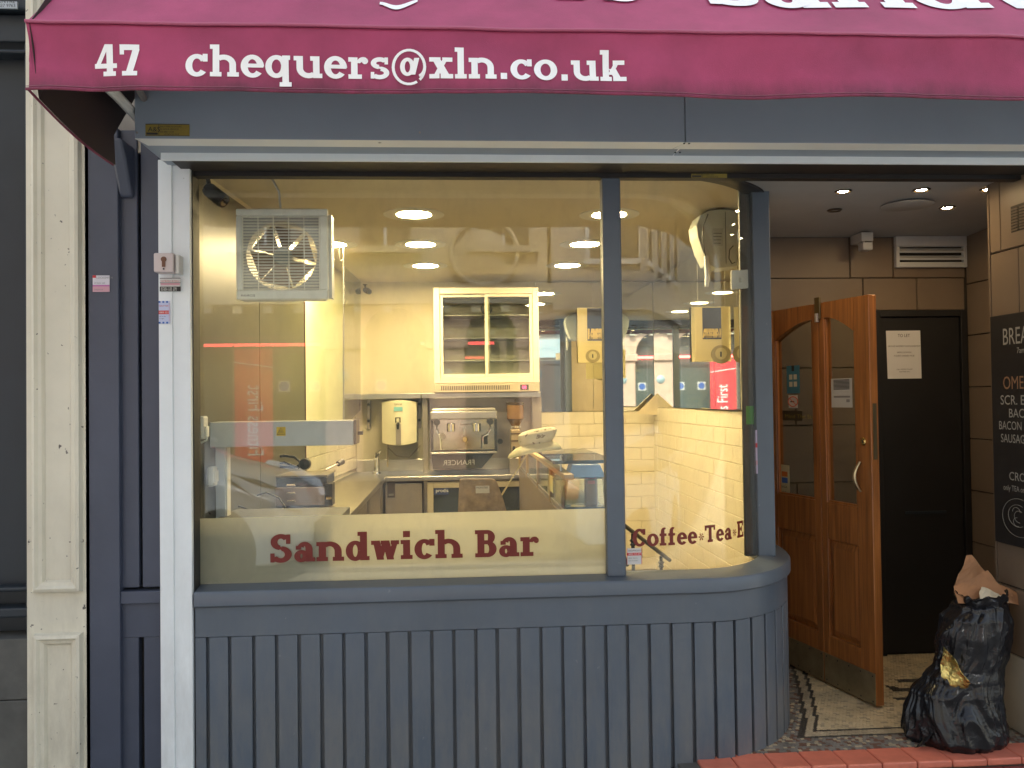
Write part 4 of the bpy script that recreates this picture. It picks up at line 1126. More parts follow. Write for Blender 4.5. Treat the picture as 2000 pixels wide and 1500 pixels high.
dsticker('sticker', 'blue sticker with four pale marks on the hinge side door pane', 1536, 715, 1562, 768, mat('teal print', (.05, .20, .30), .4),
         [(.2, .5, .45, .68, cream), (.55, .5, .8, .68, cream), (.2, .24, .45, .42, cream), (.55, .24, .8, .42, cream), (.4, .8, .6, 1, ink)])
t_, ta, tc_, za, zb2 = dsticker('sticker', 'no smoking sticker on the hinge side door pane', 1540, 772, 1558, 797, paper, [(.2, .45, .62, .55, ink)])
tm_, zm_ = (ta+tc_)/2, (za+zb2)/2; rr_ = (za-zb2)*.38
ring_pts = [D(tm_+rr_*1.6*math.cos(a), -.0182, zm_+rr_*math.sin(a)) for a in [i*PI/12 for i in range(25)]]
MB().tube(ring_pts, .0028, 4).tube([D(tm_-rr_*1.1, -.0180, zm_+rr_*.7), D(tm_+rr_*1.1, -.0180, zm_-rr_*.7)], .0024, 4).build('prohibition_ring', mat('orange red print', (.55, .10, .04), .5), t_)
dsticker('sticker', 'small brown plate reading Mind The Step on the hinge side door pane', 1528, 802, 1567, 822, mat('brown plate', (.045, .035, .022), .4), [], [(.12, .25, .42, 'Mind The Step', gold_p)])
dsticker('sticker', 'tall pale strip of payment card logos low on the hinge side door pane', 1523, 907, 1543, 990, mat('pale yellow paper', (.50, .50, .34), .5),
         [(.2, .72, .8, .84, mat('orange print', (.5, .14, .03), .5)), (.2, .56, .8, .69, blue_p), (.2, .12, .7, .20, ink)], [(.15, .44, .055, 'VISA', ink), (.15, .32, .045, 'VISA', ink), (.4, .24, .05, 'V', ink)])
dsticker('sticker', 'white opening hours card with dark lines on the lock side door pane', 1623, 740, 1665, 796, mat('grey card', (.48, .48, .46), .5),
         [(.12, .62+.045*k, .88, .645+.045*k, ink) for k in range(8)]+[(.12, .34, .9, .40, inkgrey), (.72, .18, .88, .28, inkgrey)])
# infill at the shop entrance side; pale tone and ledges imitate door glass reflections
struct(MB().hexa([(1.47, .465, -.02), (1.49, .462, -.02), (1.755, YP, -.02), (1.73, YP, -.02)], [(1.47, .465, ZP+.08), (1.49, .462, ZP+.08), (1.755, YP, ZP+.06), (1.73, YP, ZP+.06)]).build('entrance_infill', mat('beige infill', (.42, .34, .22), .5, var=.1)))
inf = bpy.data.objects['entrance_infill']
for z0_, z1_, k_ in ((1.36, 1.385, .03), (1.335, 1.355, .02), (1.16, 1.18, .03), (.98, 1.0, .02)):
    MB().hexa([(1.682, .98, z0_), (1.682+k_, .98, z0_), (1.752+k_, YP-.01, z0_), (1.752, YP-.01, z0_)], [(1.682, .98, z1_), (1.682+k_, .98, z1_), (1.752+k_, YP-.01, z1_), (1.752, YP-.01, z1_)]).build('reflection_ledge', MATS['beige infill'], inf)

# ------------------------------------------------------------------ bin bag with a paper bag on top
def crumple_mat():
    m = bpy.data.materials.new('black polythene'); m.use_nodes = True
    N, L = m.node_tree.nodes, m.node_tree.links; b = N['Principled BSDF']
    b.inputs['Base Color'].default_value = (.010, .010, .012, 1); b.inputs['Roughness'].default_value = .22; b.inputs['Specular IOR Level'].default_value = .4
    tc = N.new('ShaderNodeTexCoord'); mp = N.new('ShaderNodeMapping'); mp.inputs['Scale'].default_value = (1, 1, 2.2); mp.inputs['Rotation'].default_value = (.3, .5, .2)
    n = N.new('ShaderNodeTexNoise'); n.inputs['Scale'].default_value = 9; n.inputs['Detail'].default_value = 5; n.inputs['Distortion'].default_value = 1.0
    v = N.new('ShaderNodeTexVoronoi'); v.feature = 'DISTANCE_TO_EDGE'; v.inputs['Scale'].default_value = 3.5
    ad = N.new('ShaderNodeMath'); bp = N.new('ShaderNodeBump'); bp.inputs['Strength'].default_value = .3; bp.inputs['Distance'].default_value = .012
    L.new(tc.outputs['Object'], mp.inputs[0]); L.new(mp.outputs[0], n.inputs[0]); L.new(mp.outputs[0], v.inputs[0])
    L.new(n.outputs['Fac'], ad.inputs[0]); L.new(v.outputs['Distance'], ad.inputs[1]); L.new(ad.outputs[0], bp.inputs['Height']); L.new(bp.outputs[0], b.inputs['Normal'])
    return m
poly = crumple_mat()
BC = Vector((2.15, .02, 0))
bg = thing('bin_bag', 'full black bin bag slumped on the red tiled step by the chalkboard wall', 'bin bag', BC)
# silhouette: (height, half width, centre shift)
prof = [(0.0, .205, .0), (.03, .225, -.0), (.12, .215, .0), (.22, .195, .01), (.29, .168, .035), (.34, .150, .06), (.40, .155, .08), (.48, .160, .09), (.56, .152, .105), (.62, .125, .125), (.655, .08, .13)]
def pr(h):
    for (h0, w0, c0), (h1, w1, c1) in zip(prof, prof[1:]):
        if h <= h1:
            k = (h-h0)/(h1-h0); k = k*k*(3-2*k); return w0+(w1-w0)*k, c0+(c1-c0)*k
    return prof[-1][1:]
b = MB(); NA, NH = 260, 200; vs = []
for j in range(NH+1):
    h = .655*j/NH; w, cc = pr(h)
    for i in range(NA):
        a = 2*PI*i/NA
        x, y = math.cos(a), math.sin(a)*.75
        q = Vector((x*1.7+h*2.4, y*1.7-h*1.0, h*2.3-x*.8))
        wq = q+Vector((noise.noise(q*.9+Vector((7, 0, 0)))*.9, 0, noise.noise(q*1.1)*.7))
        fold = .93+.02*math.sin(a*3+h*9); am = .085; fq_ = .9
        for oc in range(6):
            fold += am*((1-abs(noise.noise(wq*fq_+Vector((oc*7.1, 0, oc*2.3))))*2.6)-.25); am *= .45; fq_ *= 2.05
        ww = w*fold
        vs.append((BC.x+cc+x*ww, BC.y+y*ww, (h+noise.noise(q*1.5)*.012*(1 if j else 0))*.93))
fs = [(j*NA+i, j*NA+(i+1) % NA, (j+1)*NA+(i+1) % NA, (j+1)*NA+i) for j in range(NH) for i in range(NA)]+[tuple(range(NA))[::-1], tuple(NH*NA+i for i in range(NA))]
b.add(vs, fs); b.build('bag_body', poly, bg, smooth=False)
bpy.data.objects['bag_body'].data.polygons.foreach_set('use_smooth', [True]*len(b.f))
# gathered neck: loose flaps of film
b = MB(); n = 60; vs = []
for j in range(7):
    for i in range(n):
        a = 2*PI*i/n; r_ = (.095+.012*j/6*(1+.8*math.sin(a*3+1)))*(1+.22*noise.noise(Vector((math.cos(a)*3, math.sin(a)*3, j*.4))))
        vs.append((BC.x+.13+math.cos(a)*r_, BC.y+math.sin(a)*r_*.8, .575+.055*j/6+noise.noise(Vector((math.cos(a)*4, math.sin(a)*4, j*.3)))*.025*j/6))
b.add(vs, [(j*n+i, j*n+(i+1) % n, (j+1)*n+(i+1) % n, (j+1)*n+i) for j in range(6) for i in range(n)])
nk = b.build('bag_neck', poly, bg, smooth=True); nk.modifiers.new('thick', 'SOLIDIFY').thickness = .001
# trailing corner of the film on the floor
b = MB(); vs = []
for j in range(13):
    for i in range(13):
        u, v = i/12, j/12
        x = BC.x-.08-.16*v*(1-.2*u)+.05*u; y = BC.y-.10+.20*u*(1-v*.7); z = .012+.20*(1-v)**1.6*(1-.4*abs(u-.5))+.012*noise.noise(Vector((u*5, v*5, 1)))
        vs.append((x, y, max(.003, z)))
b.add(vs, [(j*13+i, j*13+i+1, (j+1)*13+i+1, (j+1)*13+i) for j in range(12) for i in range(12)])
q = b.build('bag_corner', poly, bg, smooth=True); q.modifiers.new('thick', 'SOLIDIFY').thickness = .0015
kraft = mat('brown paper bag', (.30, .15, .07), .75, var=.12, var_scale=8, bump=.4, bump_scale=25)
pg = thing('paper_bag', 'torn brown paper bag poking out of the black bin bag', 'paper bag', (BC.x+.12, BC.y+.03, .57))
def sheet(name, pts, mt, parent, amp=.010, th=.0012, n=7):
    p = [Vector(q) for q in pts]; vs = []
    for j in range(n+1):
        for i in range(n+1):
            q = p[0].lerp(p[1], i/n).lerp(p[3].lerp(p[2], i/n), j/n)
            q = q+Vector((0, amp*(1.6*noise.noise(q*13)+abs(noise.noise(q*31))), amp*noise.noise(q*15+Vector((3, 0, 0))))); vs.append(q)
    o = MB().add(vs, [(j*(n+1)+i, j*(n+1)+i+1, (j+1)*(n+1)+i+1, (j+1)*(n+1)+i) for j in range(n) for i in range(n)]).build(name, mt, parent, smooth=False)
    o.modifiers.new('thick', 'SOLIDIFY').thickness = th; return o
B = BC+Vector((.115, .0, -.045))
sheet('paper_face', [(B.x-.11, B.y-.03, B.z+.64), (B.x+.15, B.y-.02, B.z+.63), (B.x+.075, B.y+.04, B.z+.76), (B.x-.09, B.y+.03, B.z+.70)], kraft, pg)
sheet('paper_point', [(B.x-.09, B.y+.03, B.z+.695), (B.x+.075, B.y+.04, B.z+.74), (B.x+.01, B.y+.05, B.z+.83), (B.x-.015, B.y+.05, B.z+.825)], kraft, pg)
sheet('paper_side', [(B.x+.075, B.y+.03, B.z+.66), (B.x+.22, B.y+.0, B.z+.60), (B.x+.20, B.y+.03, B.z+.66), (B.x+.08, B.y+.05, B.z+.72)], kraft, pg)
nap = sheet('napkin', [(B.x-.03, B.y-.05, B.z+.655), (B.x+.11, B.y-.06, B.z+.63), (B.x+.09, B.y-.02, B.z+.68), (B.x+.02, B.y-.02, B.z+.70)], mat('cream tissue', (.50, .46, .36), .8), None, .018)
tag(nap, 'crumpled cream paper napkin lying on top of the black bin bag', 'napkin')
fo = thing('gold_reflection_sheet', 'added crumpled gold sheet standing in for the gold reflection on the bin bag edge', 'foil', (BC.x-.17, BC.y+.02, .28))  # gold reflection of the bag edge, built as an added sheet
sheet('foil', [(BC.x-.100, BC.y-.07, .24), (BC.x-.005, BC.y-.14, .27), (BC.x-.05, BC.y-.13, .34), (BC.x-.085, BC.y-.08, .43)], mat('gold foil', (.75, .58, .20), .22, metal=1.0, bump=1.0, bump_scale=30, bump_dist=.01), fo, .02)

# ------------------------------------------------------------------ inside the shop
# LED ceiling lights
led = mat('lit led panel', (1, .9, .7), .4, emit=(1.0, .755, .39), estr=100.0)
G = 'round LED lights in the shop ceiling'
l0 = None
rowname = ['nearest the window', 'second from the window', 'third from the window', 'deepest in the shop']
for ci, X in enumerate((-.22, .87)):
    for ri, Y in enumerate((1.14, 2.05, 2.95)):
        lb = 'round lit LED ceiling light, %s in the row over %s' % (rowname[ri], 'the service side' if ci == 0 else 'the customer side')
        if l0 is None: l0 = mk_down('ceiling_light', lb, (X, Y, ZC-.001), .135, led, G, white_pl)
        else: dup(l0, (X, Y, ZC-.001), lb)
dup(l0, (-.80, 2.05, ZC-.001), 'round lit LED ceiling light beside the extractor fan')

# extractor fan hung in the window
Yf_ = .10
fa, fc = at(460, 407, Yf_), at(641, 584, Yf_)
fan = thing('extractor_fan', 'square white extractor fan with a wire grille hung inside the window top', 'extractor fan', ((fa.x+fc.x)/2, .2, fc.z))
fg = mat('grey white fan casing', (.78, .79, .74), .5, var=.05)
FX0, FX1, FZ0, FZ1 = fa.x, fc.x, fc.z, fa.z; fcx, fcz = (FX0+FX1)/2-.01, (FZ0+FZ1)/2
q = MB()
q.box(FX0, FX1, Yf_, Yf_+.03, FZ1-.03, FZ1).box(FX0, FX1, Yf_, Yf_+.03, FZ0, FZ0+.04).box(FX0, FX0+.025, Yf_, Yf_+.03, FZ0+.04, FZ1-.03).box(FX1-.035, FX1, Yf_, Yf_+.03, FZ0+.04, FZ1-.03)
q.build('front_frame', fg, fan, bevel=.006)
# back plate with a round opening
n = 40; R_ = .150; vs = []; outer_ = []
for i in range(n):
    a = 2*PI*i/n; c_, s_ = math.cos(a), math.sin(a); k = 1/max(abs(c_), abs(s_))
    hx, hz_ = (FX1-FX0)/2-.02, (FZ1-FZ0)/2-.02
    vs += [((FX0+FX1)/2+c_*k*hx, Yf_+.045, fcz+s_*k*hz_), (fcx+c_*R_, Yf_+.045, fcz+s_*R_), (fcx+c_*R_, Yf_+.12, fcz+s_*R_)]
MB().add(vs, [(i*3+k, ((i+1) % n)*3+k, ((i+1) % n)*3+k+1, i*3+k+1) for i in range(n) for k in (0, 1)]).build('back_plate', mat('grey fan inner', (.46, .47, .46), .5), fan)
MB().box(FX1-.01, FX1+.012, Yf_+.031, Yf_+.10, FZ0+.01, FZ1-.02).box(FX0+.005, FX1-.011, Yf_+.031, Yf_+.11, FZ1-.018, FZ1-.008).box(FX0+.01, FX1-.02, Yf_+.031, Yf_+.11, FZ0+.003, FZ0+.012).build('casing', white_pl, fan)
bars = 25
bm0 = MB().tube([(0, 0, 0), (FX1-FX0-.06, 0, 0)], .0022, 5).build('grille_wire', mat('grille plastic', (.84, .82, .74), .5), fan, local=True)
for i in range(bars):
    z_ = FZ0+.045+(FZ1-FZ0-.08)*i/(bars-1); pos = Vector((FX0+.025, Yf_+.012, z_))-WL[fan.name]
    if i == 0: bm0.location = pos
    else: dup_part(bm0, fan, pos)
vm0 = None
for i in range(5+1):
    x = FX0+.027+(FX1-FX0-.064)*i/5; pos = Vector((x, Yf_+.009, FZ0+.04))-WL[fan.name]
    if vm0 is None: vm0 = MB().tube([(0, 0, 0), (0, 0, FZ1-FZ0-.07)], .0022, 5).build('grille_upright', MATS['grille plastic'], fan, local=True); vm0.location = pos
    else: dup_part(vm0, fan, pos)
MB().lathe((fcx, Yf_+.07, fcz), [(0, -.02), (.035, -.018), (.042, 0), (.042, .03)], 'y', 24).build('hub', mat('grey hub', (.30, .34, .34), .4), fan, smooth=True)
for k in range(6):
    a0 = k*PI/3+.3; vs = []
    for j in range(5):
        r_ = .04+.102*j/4
        for s_ in (-1, 1):
            a = a0+s_*(.43+.06*j/4); vs.append((fcx+math.cos(a)*r_, Yf_+.075+s_*.014, fcz+math.sin(a)*r_))
    MB().add(vs, [(2*i, 2*i+2, 2*i+3, 2*i+1) for i in range(4)]).build('fan_blade', mat('brown fan blade', (.20, .13, .075), .55), fan, smooth=True)
text_mesh('maker_name', 'MANROSE', ink, fan, (FX0+.02, Yf_-.0008, FZ0+.012), .013)
cbl = MB().tube([at(513, 335, .12), at(533, 352, .12), at(545, 375, .12), at(548, 408, .12)], .0045, 8).build('fan_cable', mat('grey flex', (.42, .42, .40), .5), fan, smooth=True)

def camera_thing(label, p, size, ang, mt, group=None, face=(0, -1, 0)):
    t_ = thing('security_camera', label, 'security camera', p, group)
    d = Vector(face).normalized()
    b = MB(); b.tube([Vector((0, 0, 0)), d*size*.15, d*size*.85, d*size], [size*.26, size*.30, size*.30, size*.27], 16)
    b.build('camera_body', mt, t_, local=True, smooth=True)
    MB().tube([d*size*1.001, d*size*1.01], size*.2, 14).build('lens', mat('dark lens', (.02, .02, .025), .08), t_, local=True)
    MB().tube([Vector((0, 0, 0))+d*size*.2, Vector((0, .01, size*.38)), Vector((0, .01, size*.5))], [size*.09, size*.09, size*.09], 8).tube([Vector((0, .01, size*.48)), Vector((0, .01, size*.56))], size*.22, 14).build('mount', mt, t_, local=True, smooth=True)
    return t_
p = at(405, 368, .14)
camera_thing('black bullet security camera inside the top corner of the window', (p.x, .14, p.z), .105, 0, black, face=(.75, -.25, -.62))
dk = mat('dark camera casing', (.07, .055, .04), .4)
G = 'security cameras in the back corner'
p = at(693, 566, 3.7); camera_thing('small dark security camera in the back corner, turned towards the side wall', (p.x, 3.7, p.z), .085, 0, dk, G, (-.5, -.8, -.35))
p = at(713, 566, 3.75); camera_thing('small dark security camera in the back corner, turned towards the mirror', (p.x, 3.75, p.z), .085, 0, dk, G, (.5, -.8, -.3))

# glass screen hanging by the side wall
gs = thing('glass_screen', 'clear glass screen hanging from the ceiling over the left counter', 'screen', (-.72, 2.4, 1.35))
gp = [at(671, 520, 2.1), at(671, 835, 2.1), at(703, 800, 3.4), at(703, 550, 3.4)]
MB().add(gp+[q_+Vector((.006, 0, 0)) for q_ in gp], [(0, 1, 2, 3), (7, 6, 5, 4)]+[(k, (k+1) % 4, 4+(k+1) % 4, 4+k) for k in range(4)]).build('pane', glass_green, gs)
MB().tube([gp[0], gp[1]], .005, 8).tube([gp[0], gp[0]+Vector((0, 0, .25))], .003, 6).build('edge_rod', steel, gs, smooth=True)
for dx in (-.05, .0):
    c0 = at(663, 505, 2.0)+Vector((dx, 0, 0)); MB().tube([c0+Vector((0, 0, .10)), c0]+[c0+Vector((.012-.012*math.cos(a), 0, -.012*math.sin(a))) for a in (.6, 1.5, 2.4, 3.1)], .0022, 6).build('hook', steel_dull, gs, smooth=True)

# side counter along the left wall and back counter
ct = thing('steel_counter', 'L shaped stainless steel counter along the service side and back wall', 'counter', (-.2, 2.5, 0))
ZK = .90
MB().box(-1.0, -.57, .95, YB-.01, ZK-.04, ZK).build('side_worktop', steel, ct, bevel=.006)
MB().box(-.57, .69, 3.28, YB-.01, ZK-.04, ZK).build('back_worktop', steel, ct, bevel=.006)
MB().box(-.86, .69, YB-.02, YB-.002, ZK, ZK+.10).build('splashback', steel, ct, bevel=.003)
MB().box(-.62, -.60, 1.0, 3.3, .15, ZK-.04).build('side_apron', steel_dull, ct)
for x_, y_ in ((-.60, 1.1), (-.60, 2.2), (-.60, 3.2), (-.25, 3.32), (.14, 3.32)):
    MB().tube([(x_, y_, 0), (x_, y_, ZK-.04)], .018, 10).build('leg', steel, ct, smooth=True)
cd0, cd1 = at(752, 938, 3.31), at(824, 938, 3.31)
dco = MB().box(cd0.x, cd1.x, 3.31, 3.33, .12, ZK-.06).build('cupboard_door', steel_dull, ct, bevel=.003)
p = at(764, 957, 3.30); MB().box(p.x-.03, p.x+.03, 3.300, 3.3095, p.z-.06, p.z+.06).build('recessed_handle', mat('dark steel', (.10, .08, .07), .4, metal=.6), dco, bevel=.002)
MB().box(p.x-.02, p.x+.02, 3.295, 3.2995, p.z-.045, p.z-.030).build('latch', steel, dco)
MB().box(-.56, .13, 3.37, 3.80, .1, ZK-.05).build('cupboard_body', mat('dark cupboard inside', (.07, .055, .045), .6), ct)
# sink tap
tpn = thing('sink_tap', 'chrome mixer tap at the corner of the steel counter', 'tap', at(736, 908, 3.6))
p = at(736, 910, 3.6); p.z = ZK
MB().tube([p, p+Vector((0, 0, .12)), p+Vector((.0, -.02, .155)), p+Vector((.0, -.08, .165)), p+Vector((0, -.13, .13))], [.024, .020, .016, .013, .012], 12).build('spout', chrome, tpn, smooth=True)
MB().tube([p+Vector((0, 0, .12)), p+Vector((.03, -.02, .19))], .008, 8).build('lever', chrome, tpn, smooth=True)
MB().lathe(p, [(.035, 0), (.033, .012), (.02, .02)], 'z', 16).build('base', chrome, tpn, smooth=True)

# wall shelf and what stands on it
sh = thing('wall_shelf', 'long stainless steel shelf on brackets along the back wall', 'shelf', (0, 3.7, 1.54))
zs = at(880, 767, 3.50).z
sx0, sx1 = -.84, at(1056, 770, 3.5).x
MB().box(sx0, at(822, 770, 3.5).x, 3.52, YB-.005, zs-.045, zs).build('shelf_board', steel, sh, bevel=.004)
MB().box(at(823, 770, 3.5).x, sx1, 3.50, YB-.005, zs-.045, zs).build('shelf_board', steel, sh, bevel=.004)
for px in (688, 720, 819):
    p = at(px, 800, YB-.02); br = MB().box(p.x-.014, p.x+.014, YB-.03, YB-.005, zs-.30, zs-.046).build('bracket', steel_dull, sh, bevel=.002)
    for dz in (.09, .23): MB().lathe((p.x, YB-.031, zs-dz), [(0, -.006), (.012, -.006), (.012, .001)], 'y', 12).build('bolt', black, br)
# steel uprights beside the coffee machine
up = thing('steel_upright', 'pair of vertical steel posts carrying the shelf by the coffee machine', 'post', (.0, 3.6, ZK))
MB().box(at(826, 850, 3.6).x, at(836, 850, 3.6).x, 3.6, 3.66, ZK, zs-.046).build('post', steel_dull, up)
MB().box(at(1040, 830, 3.6).x, at(1058, 830, 3.6).x, 3.6, 3.70, ZK, zs-.046).build('post', steel_dull, up)
MB().box(at(838, 850, 3.8).x, at(1040, 850, 3.8).x, 3.80, 3.81, ZK+.1, zs-.046).build('rear_panel', steel_dull, up)

# wall display fridge
Yg = 3.42
g0, g1 = at(846, 562, Yg), at(1054, 764, Yg)
fd = thing('display_fridge', 'white wall display fridge with two sliding glass doors on the steel shelf', 'fridge', ((g0.x+g1.x)/2, 3.6, zs))
fw = mat('cream fridge enamel', (.74, .68, .52), .3)
gx0, gx1, gz0, gz1 = g0.x, g1.x, zs+.002, g0.z
zv = at(950, 748, Yg).z
MB().box(gx0, gx0+.05, Yg, YB-.02, zv, gz1).box(gx1-.05, gx1, Yg, YB-.02, zv, gz1).box(gx0+.05, gx1-.05, Yg, YB-.02, gz1-.05, gz1).box(gx0+.05, gx1-.05, Yg, YB-.02, zv, zv+.05).box(gx0+.05, gx1-.05, YB-.03, YB-.02, zv+.05, gz1-.05).build('cabinet', fw, fd, bevel=.004)
MB().box(gx0+.055, gx1-.055, YB-.20, YB-.031, zv+.051, zv+.20).build('stock_box', mat('white tub', (.75, .72, .60), .5), fd, bevel=.01)
MB().box(gx0, gx1, Yg, YB-.02, gz0, zv-.003).build('base_panel', mat('fridge base grey', (.45, .38, .28), .4), fd, bevel=.003)
v0m = None
for i in range(38):
    x = gx0+.055+i*.0150
    if x > gx1-.17: break
    pos = Vector((x, Yg-.002, gz0+.018))-WL[fd.name]
    if v0m is None: v0m = MB().box(0, .007, 0, .0015, 0, .035).build('vent_slot', black, fd, local=True); v0m.location = pos
    else: dup_part(v0m, fd, pos)
MB().box(gx1-.16, gx1-.09, Yg-.004, Yg-.0005, gz0+.014, gz0+.056).build('thermostat', black, fd, bevel=.002)
text_mesh('temperature_readout', '08', mat('lit red digits', (.8, .05, .08), .5, emit=(1, .05, .12), estr=3), fd, (gx1-.145, Yg-.005, gz0+.022), .036)
xmid = at(952, 650, Yg).x
for a, c, yy, sgn in ((gx0+.052, xmid+.02, Yg+.03, 0), (xmid-.02, gx1-.052, Yg+.008, 1)):
    f_ = MB().box(a, a+.025, yy, yy+.014, zv+.052, gz1-.052).box(c-.025, c, yy, yy+.014, zv+.052, gz1-.052).box(a+.025, c-.025, yy, yy+.014, gz1-.075, gz1-.052).box(a+.025, c-.025, yy, yy+.014, zv+.052, zv+.075).build('sliding_door', fw, fd, bevel=.002)
    MB().box(a+.025, c-.025, yy+.005, yy+.009, zv+.075, gz1-.075).build('pane', glass_cool, f_)
for k in range(3):
    z_ = zv+.18+k*.19
    MB().box(gx0+.055, gx1-.055, Yg+.07, YB-.04, z_, z_+.006).build('wire_shelf', steel, fd)
MB().lathe((xmid+.0, Yg+.12, gz1-.16), [(.0, 0), (.05, .0), (.05, .03), (0, .03)], 'y', 20).build('air_vent', charcoal, fd)

# water boiler
wbo = thing('water_boiler', 'white wall mounted water boiler with a curved front and black tap', 'water boiler', at(780, 870, 3.5))
Yw = 3.50
w0, w1 = at(744, 782, Yw), at(814, 868, Yw)
n = 12; vs = []
for i in range(n+1):
    u = i/n; x = w0.x+(w1.x-w0.x)*u; bul = math.sin(u*PI); y = Yw+.06-.06*bul; zt2 = w0.z-.018+.018*bul; zb2_ = w1.z+.014-.022*bul
    vs += [(x, y, zb2_), (x, y, zt2), (x, YB-.05, zt2), (x, YB-.05, zb2_)]
MB().add(vs, [(i*4+k, i*4+(k+1) % 4, (i+1)*4+(k+1) % 4, (i+1)*4+k) for i in range(n) for k in range(4)]+[(3, 2, 1, 0), tuple(n*4+k for k in range(4))]).build('boiler_case', mat('cream boiler enamel', (.66, .62, .46), .35), wbo, bevel=.004, smooth=True)
p = at(778, 830, Yw)
MB().box(p.x-.022, p.x+.022, Yw-.006, Yw+.02, w1.z+.0, p.z+.01).build('tap_plate', steel_dull, wbo, bevel=.003)
MB().tube([p+Vector((0, -.02, .012)), p+Vector((0, -.05, .0)), p+Vector((0, -.05, -.035))], [.012, .012, .007], 10).box(p.x-.022, p.x-.012, Yw-.05, Yw-.035, p.z+.02, p.z+.055).box(p.x+.012, p.x+.022, Yw-.05, Yw-.035, p.z+.02, p.z+.055).box(p.x-.022, p.x+.022, Yw-.05, Yw-.035, p.z+.0555, p.z+.063).build('tap', black, wbo, smooth=True)
text_mesh('maker_name', 'Lincat', ink, wbo, at(778, 791, Yw-.004), .026, align='CENTER')
q_ = at(778, 798, Yw); MB().box(q_.x-.036, q_.x+.036, Yw-.004, Yw-.002, q_.z-.02, q_.z+.013).build('blue_label', mat('turquoise label', (.20, .48, .52), .5), wbo)
MB().tube([at(757, 868, 3.7), at(757, 912, 3.7)], .008, 8).tube([at(755, 872, 3.72), at(775, 890, 3.72), at(800, 893, 3.74), at(820, 870, 3.78)], .006, 6).build('pipework', mat('pipe', (.5, .42, .3), .4), wbo, smooth=True)

# espresso machine
Ye = 3.38
e0, e1 = at(841, 798, Ye), at(972, 912, Ye)
em = thing('espresso_machine', 'two group stainless espresso machine with a black base on the back counter', 'espresso machine', ((e0.x+e1.x)/2, 3.5, ZK))
ex0, ex1, ez0, ez1 = e0.x, e1.x, ZK, e0.z
H_ = ez1-ez0; W_ = ex1-ex0
EX = lambda u: ex0+W_*u
EZ = lambda v: ez1-H_*v
MB().box(EX(.02), EX(.98), Ye+.05, 3.78, EZ(.04), EZ(0)).box(EX(0), EX(1), Ye, 3.78, EZ(.17), EZ(.045)).build('top_hood', steel, em, bevel=.008)
MB().box(EX(.02), EX(.98), Ye+.10, 3.78, EZ(.64), EZ(.175)).build('machine_front', mat('polished steel front', (.50, .47, .42), .12, metal=1.0), em)
for a, c in ((0, .03), (.97, 1)): MB().box(EX(a), EX(c), Ye+.01, 3.78, EZ(.66), EZ(.171)).build('side_panel', black, em, bevel=.004)
MB().box(EX(0), EX(.99), Ye-.03, Ye+.12, EZ(.69), EZ(.662)).build('drip_tray', steel, em, bevel=.003)
for i in range(22): MB().box(EX(.2+i*.03), EX(.2+i*.03+.012), Ye-.02, Ye+.10, EZ(.660), EZ(.656)).build('tray_slot', black, em)
MB().hexa([(EX(.02), Ye+.04, EZ(.92)), (EX(.76), Ye+.04, EZ(.92)), (EX(.76), 3.78, EZ(.92)), (EX(.02), 3.78, EZ(.92))], [(EX(.0), Ye, EZ(.695)), (EX(.95), Ye, EZ(.695)), (EX(.95), 3.78, EZ(.695)), (EX(.0), 3.78, EZ(.695))]).build('base', black, em, bevel=.004)
text_mesh('base_lettering', 'FRANCER', mat('silver letters', (.45, .45, .45), .4), em, (EX(.66), Ye-.001+.010, EZ(.86)), .060, zdir=(0, -.1, 1), mirror=True)
for u in (.30, .69):
    g_ = MB().tube([(EX(u), Ye+.05, EZ(.23)), (EX(u), Ye+.05, EZ(.36))], .034, 18).build('group_head', chrome, em, bevel=.004, smooth=True)
MB().tube([(EX(.5), Ye+.09, EZ(.30)), (EX(.5), Ye+.03, EZ(.31)), (EX(.5), Ye+.03, EZ(.40))], .007, 8).build('hot_water_spout', chrome, em, smooth=True)
for u in (.09, .90):
    MB().tube([(EX(u), Ye+.06, EZ(.21)), (EX(u), Ye-.0, EZ(.21))], .026, 16).build('steam_knob', black, em, smooth=True)
    MB().tube([(EX(u), Ye+.05, EZ(.27)), (EX(u), Ye, EZ(.33)), (EX(u-.04 if u > .5 else u+.03), Ye, EZ(.40)), (EX(u-.12 if u > .5 else u+.05), Ye, EZ(.44)), (EX(u-.13 if u > .5 else u+.06), Ye, EZ(.63))], .006, 8).build('steam_wand', chrome, em, smooth=True)
MB().lathe((EX(.51), Ye+.098, EZ(.48)), [(0, -.004), (.02, -.004), (.024, 0)], 'y', 18).build('pressure_gauge', brass, em)
MB().lathe((EX(.17), Ye+.098, EZ(.43)), [(0, -.006), (.026, -.006), (.028, 0)], 'y', 18).build('pressure_gauge', steel_dull, em)
MB().box(EX(.80), EX(.86), Ye+.09, Ye+.099, EZ(.56), EZ(.42)).build('switch_panel', black, em)
text_mesh('maker_name', 'francino', mat('pinkish badge print', (.6, .35, .28), .5), em, (EX(.44), Ye+.097, EZ(.265)), .026)

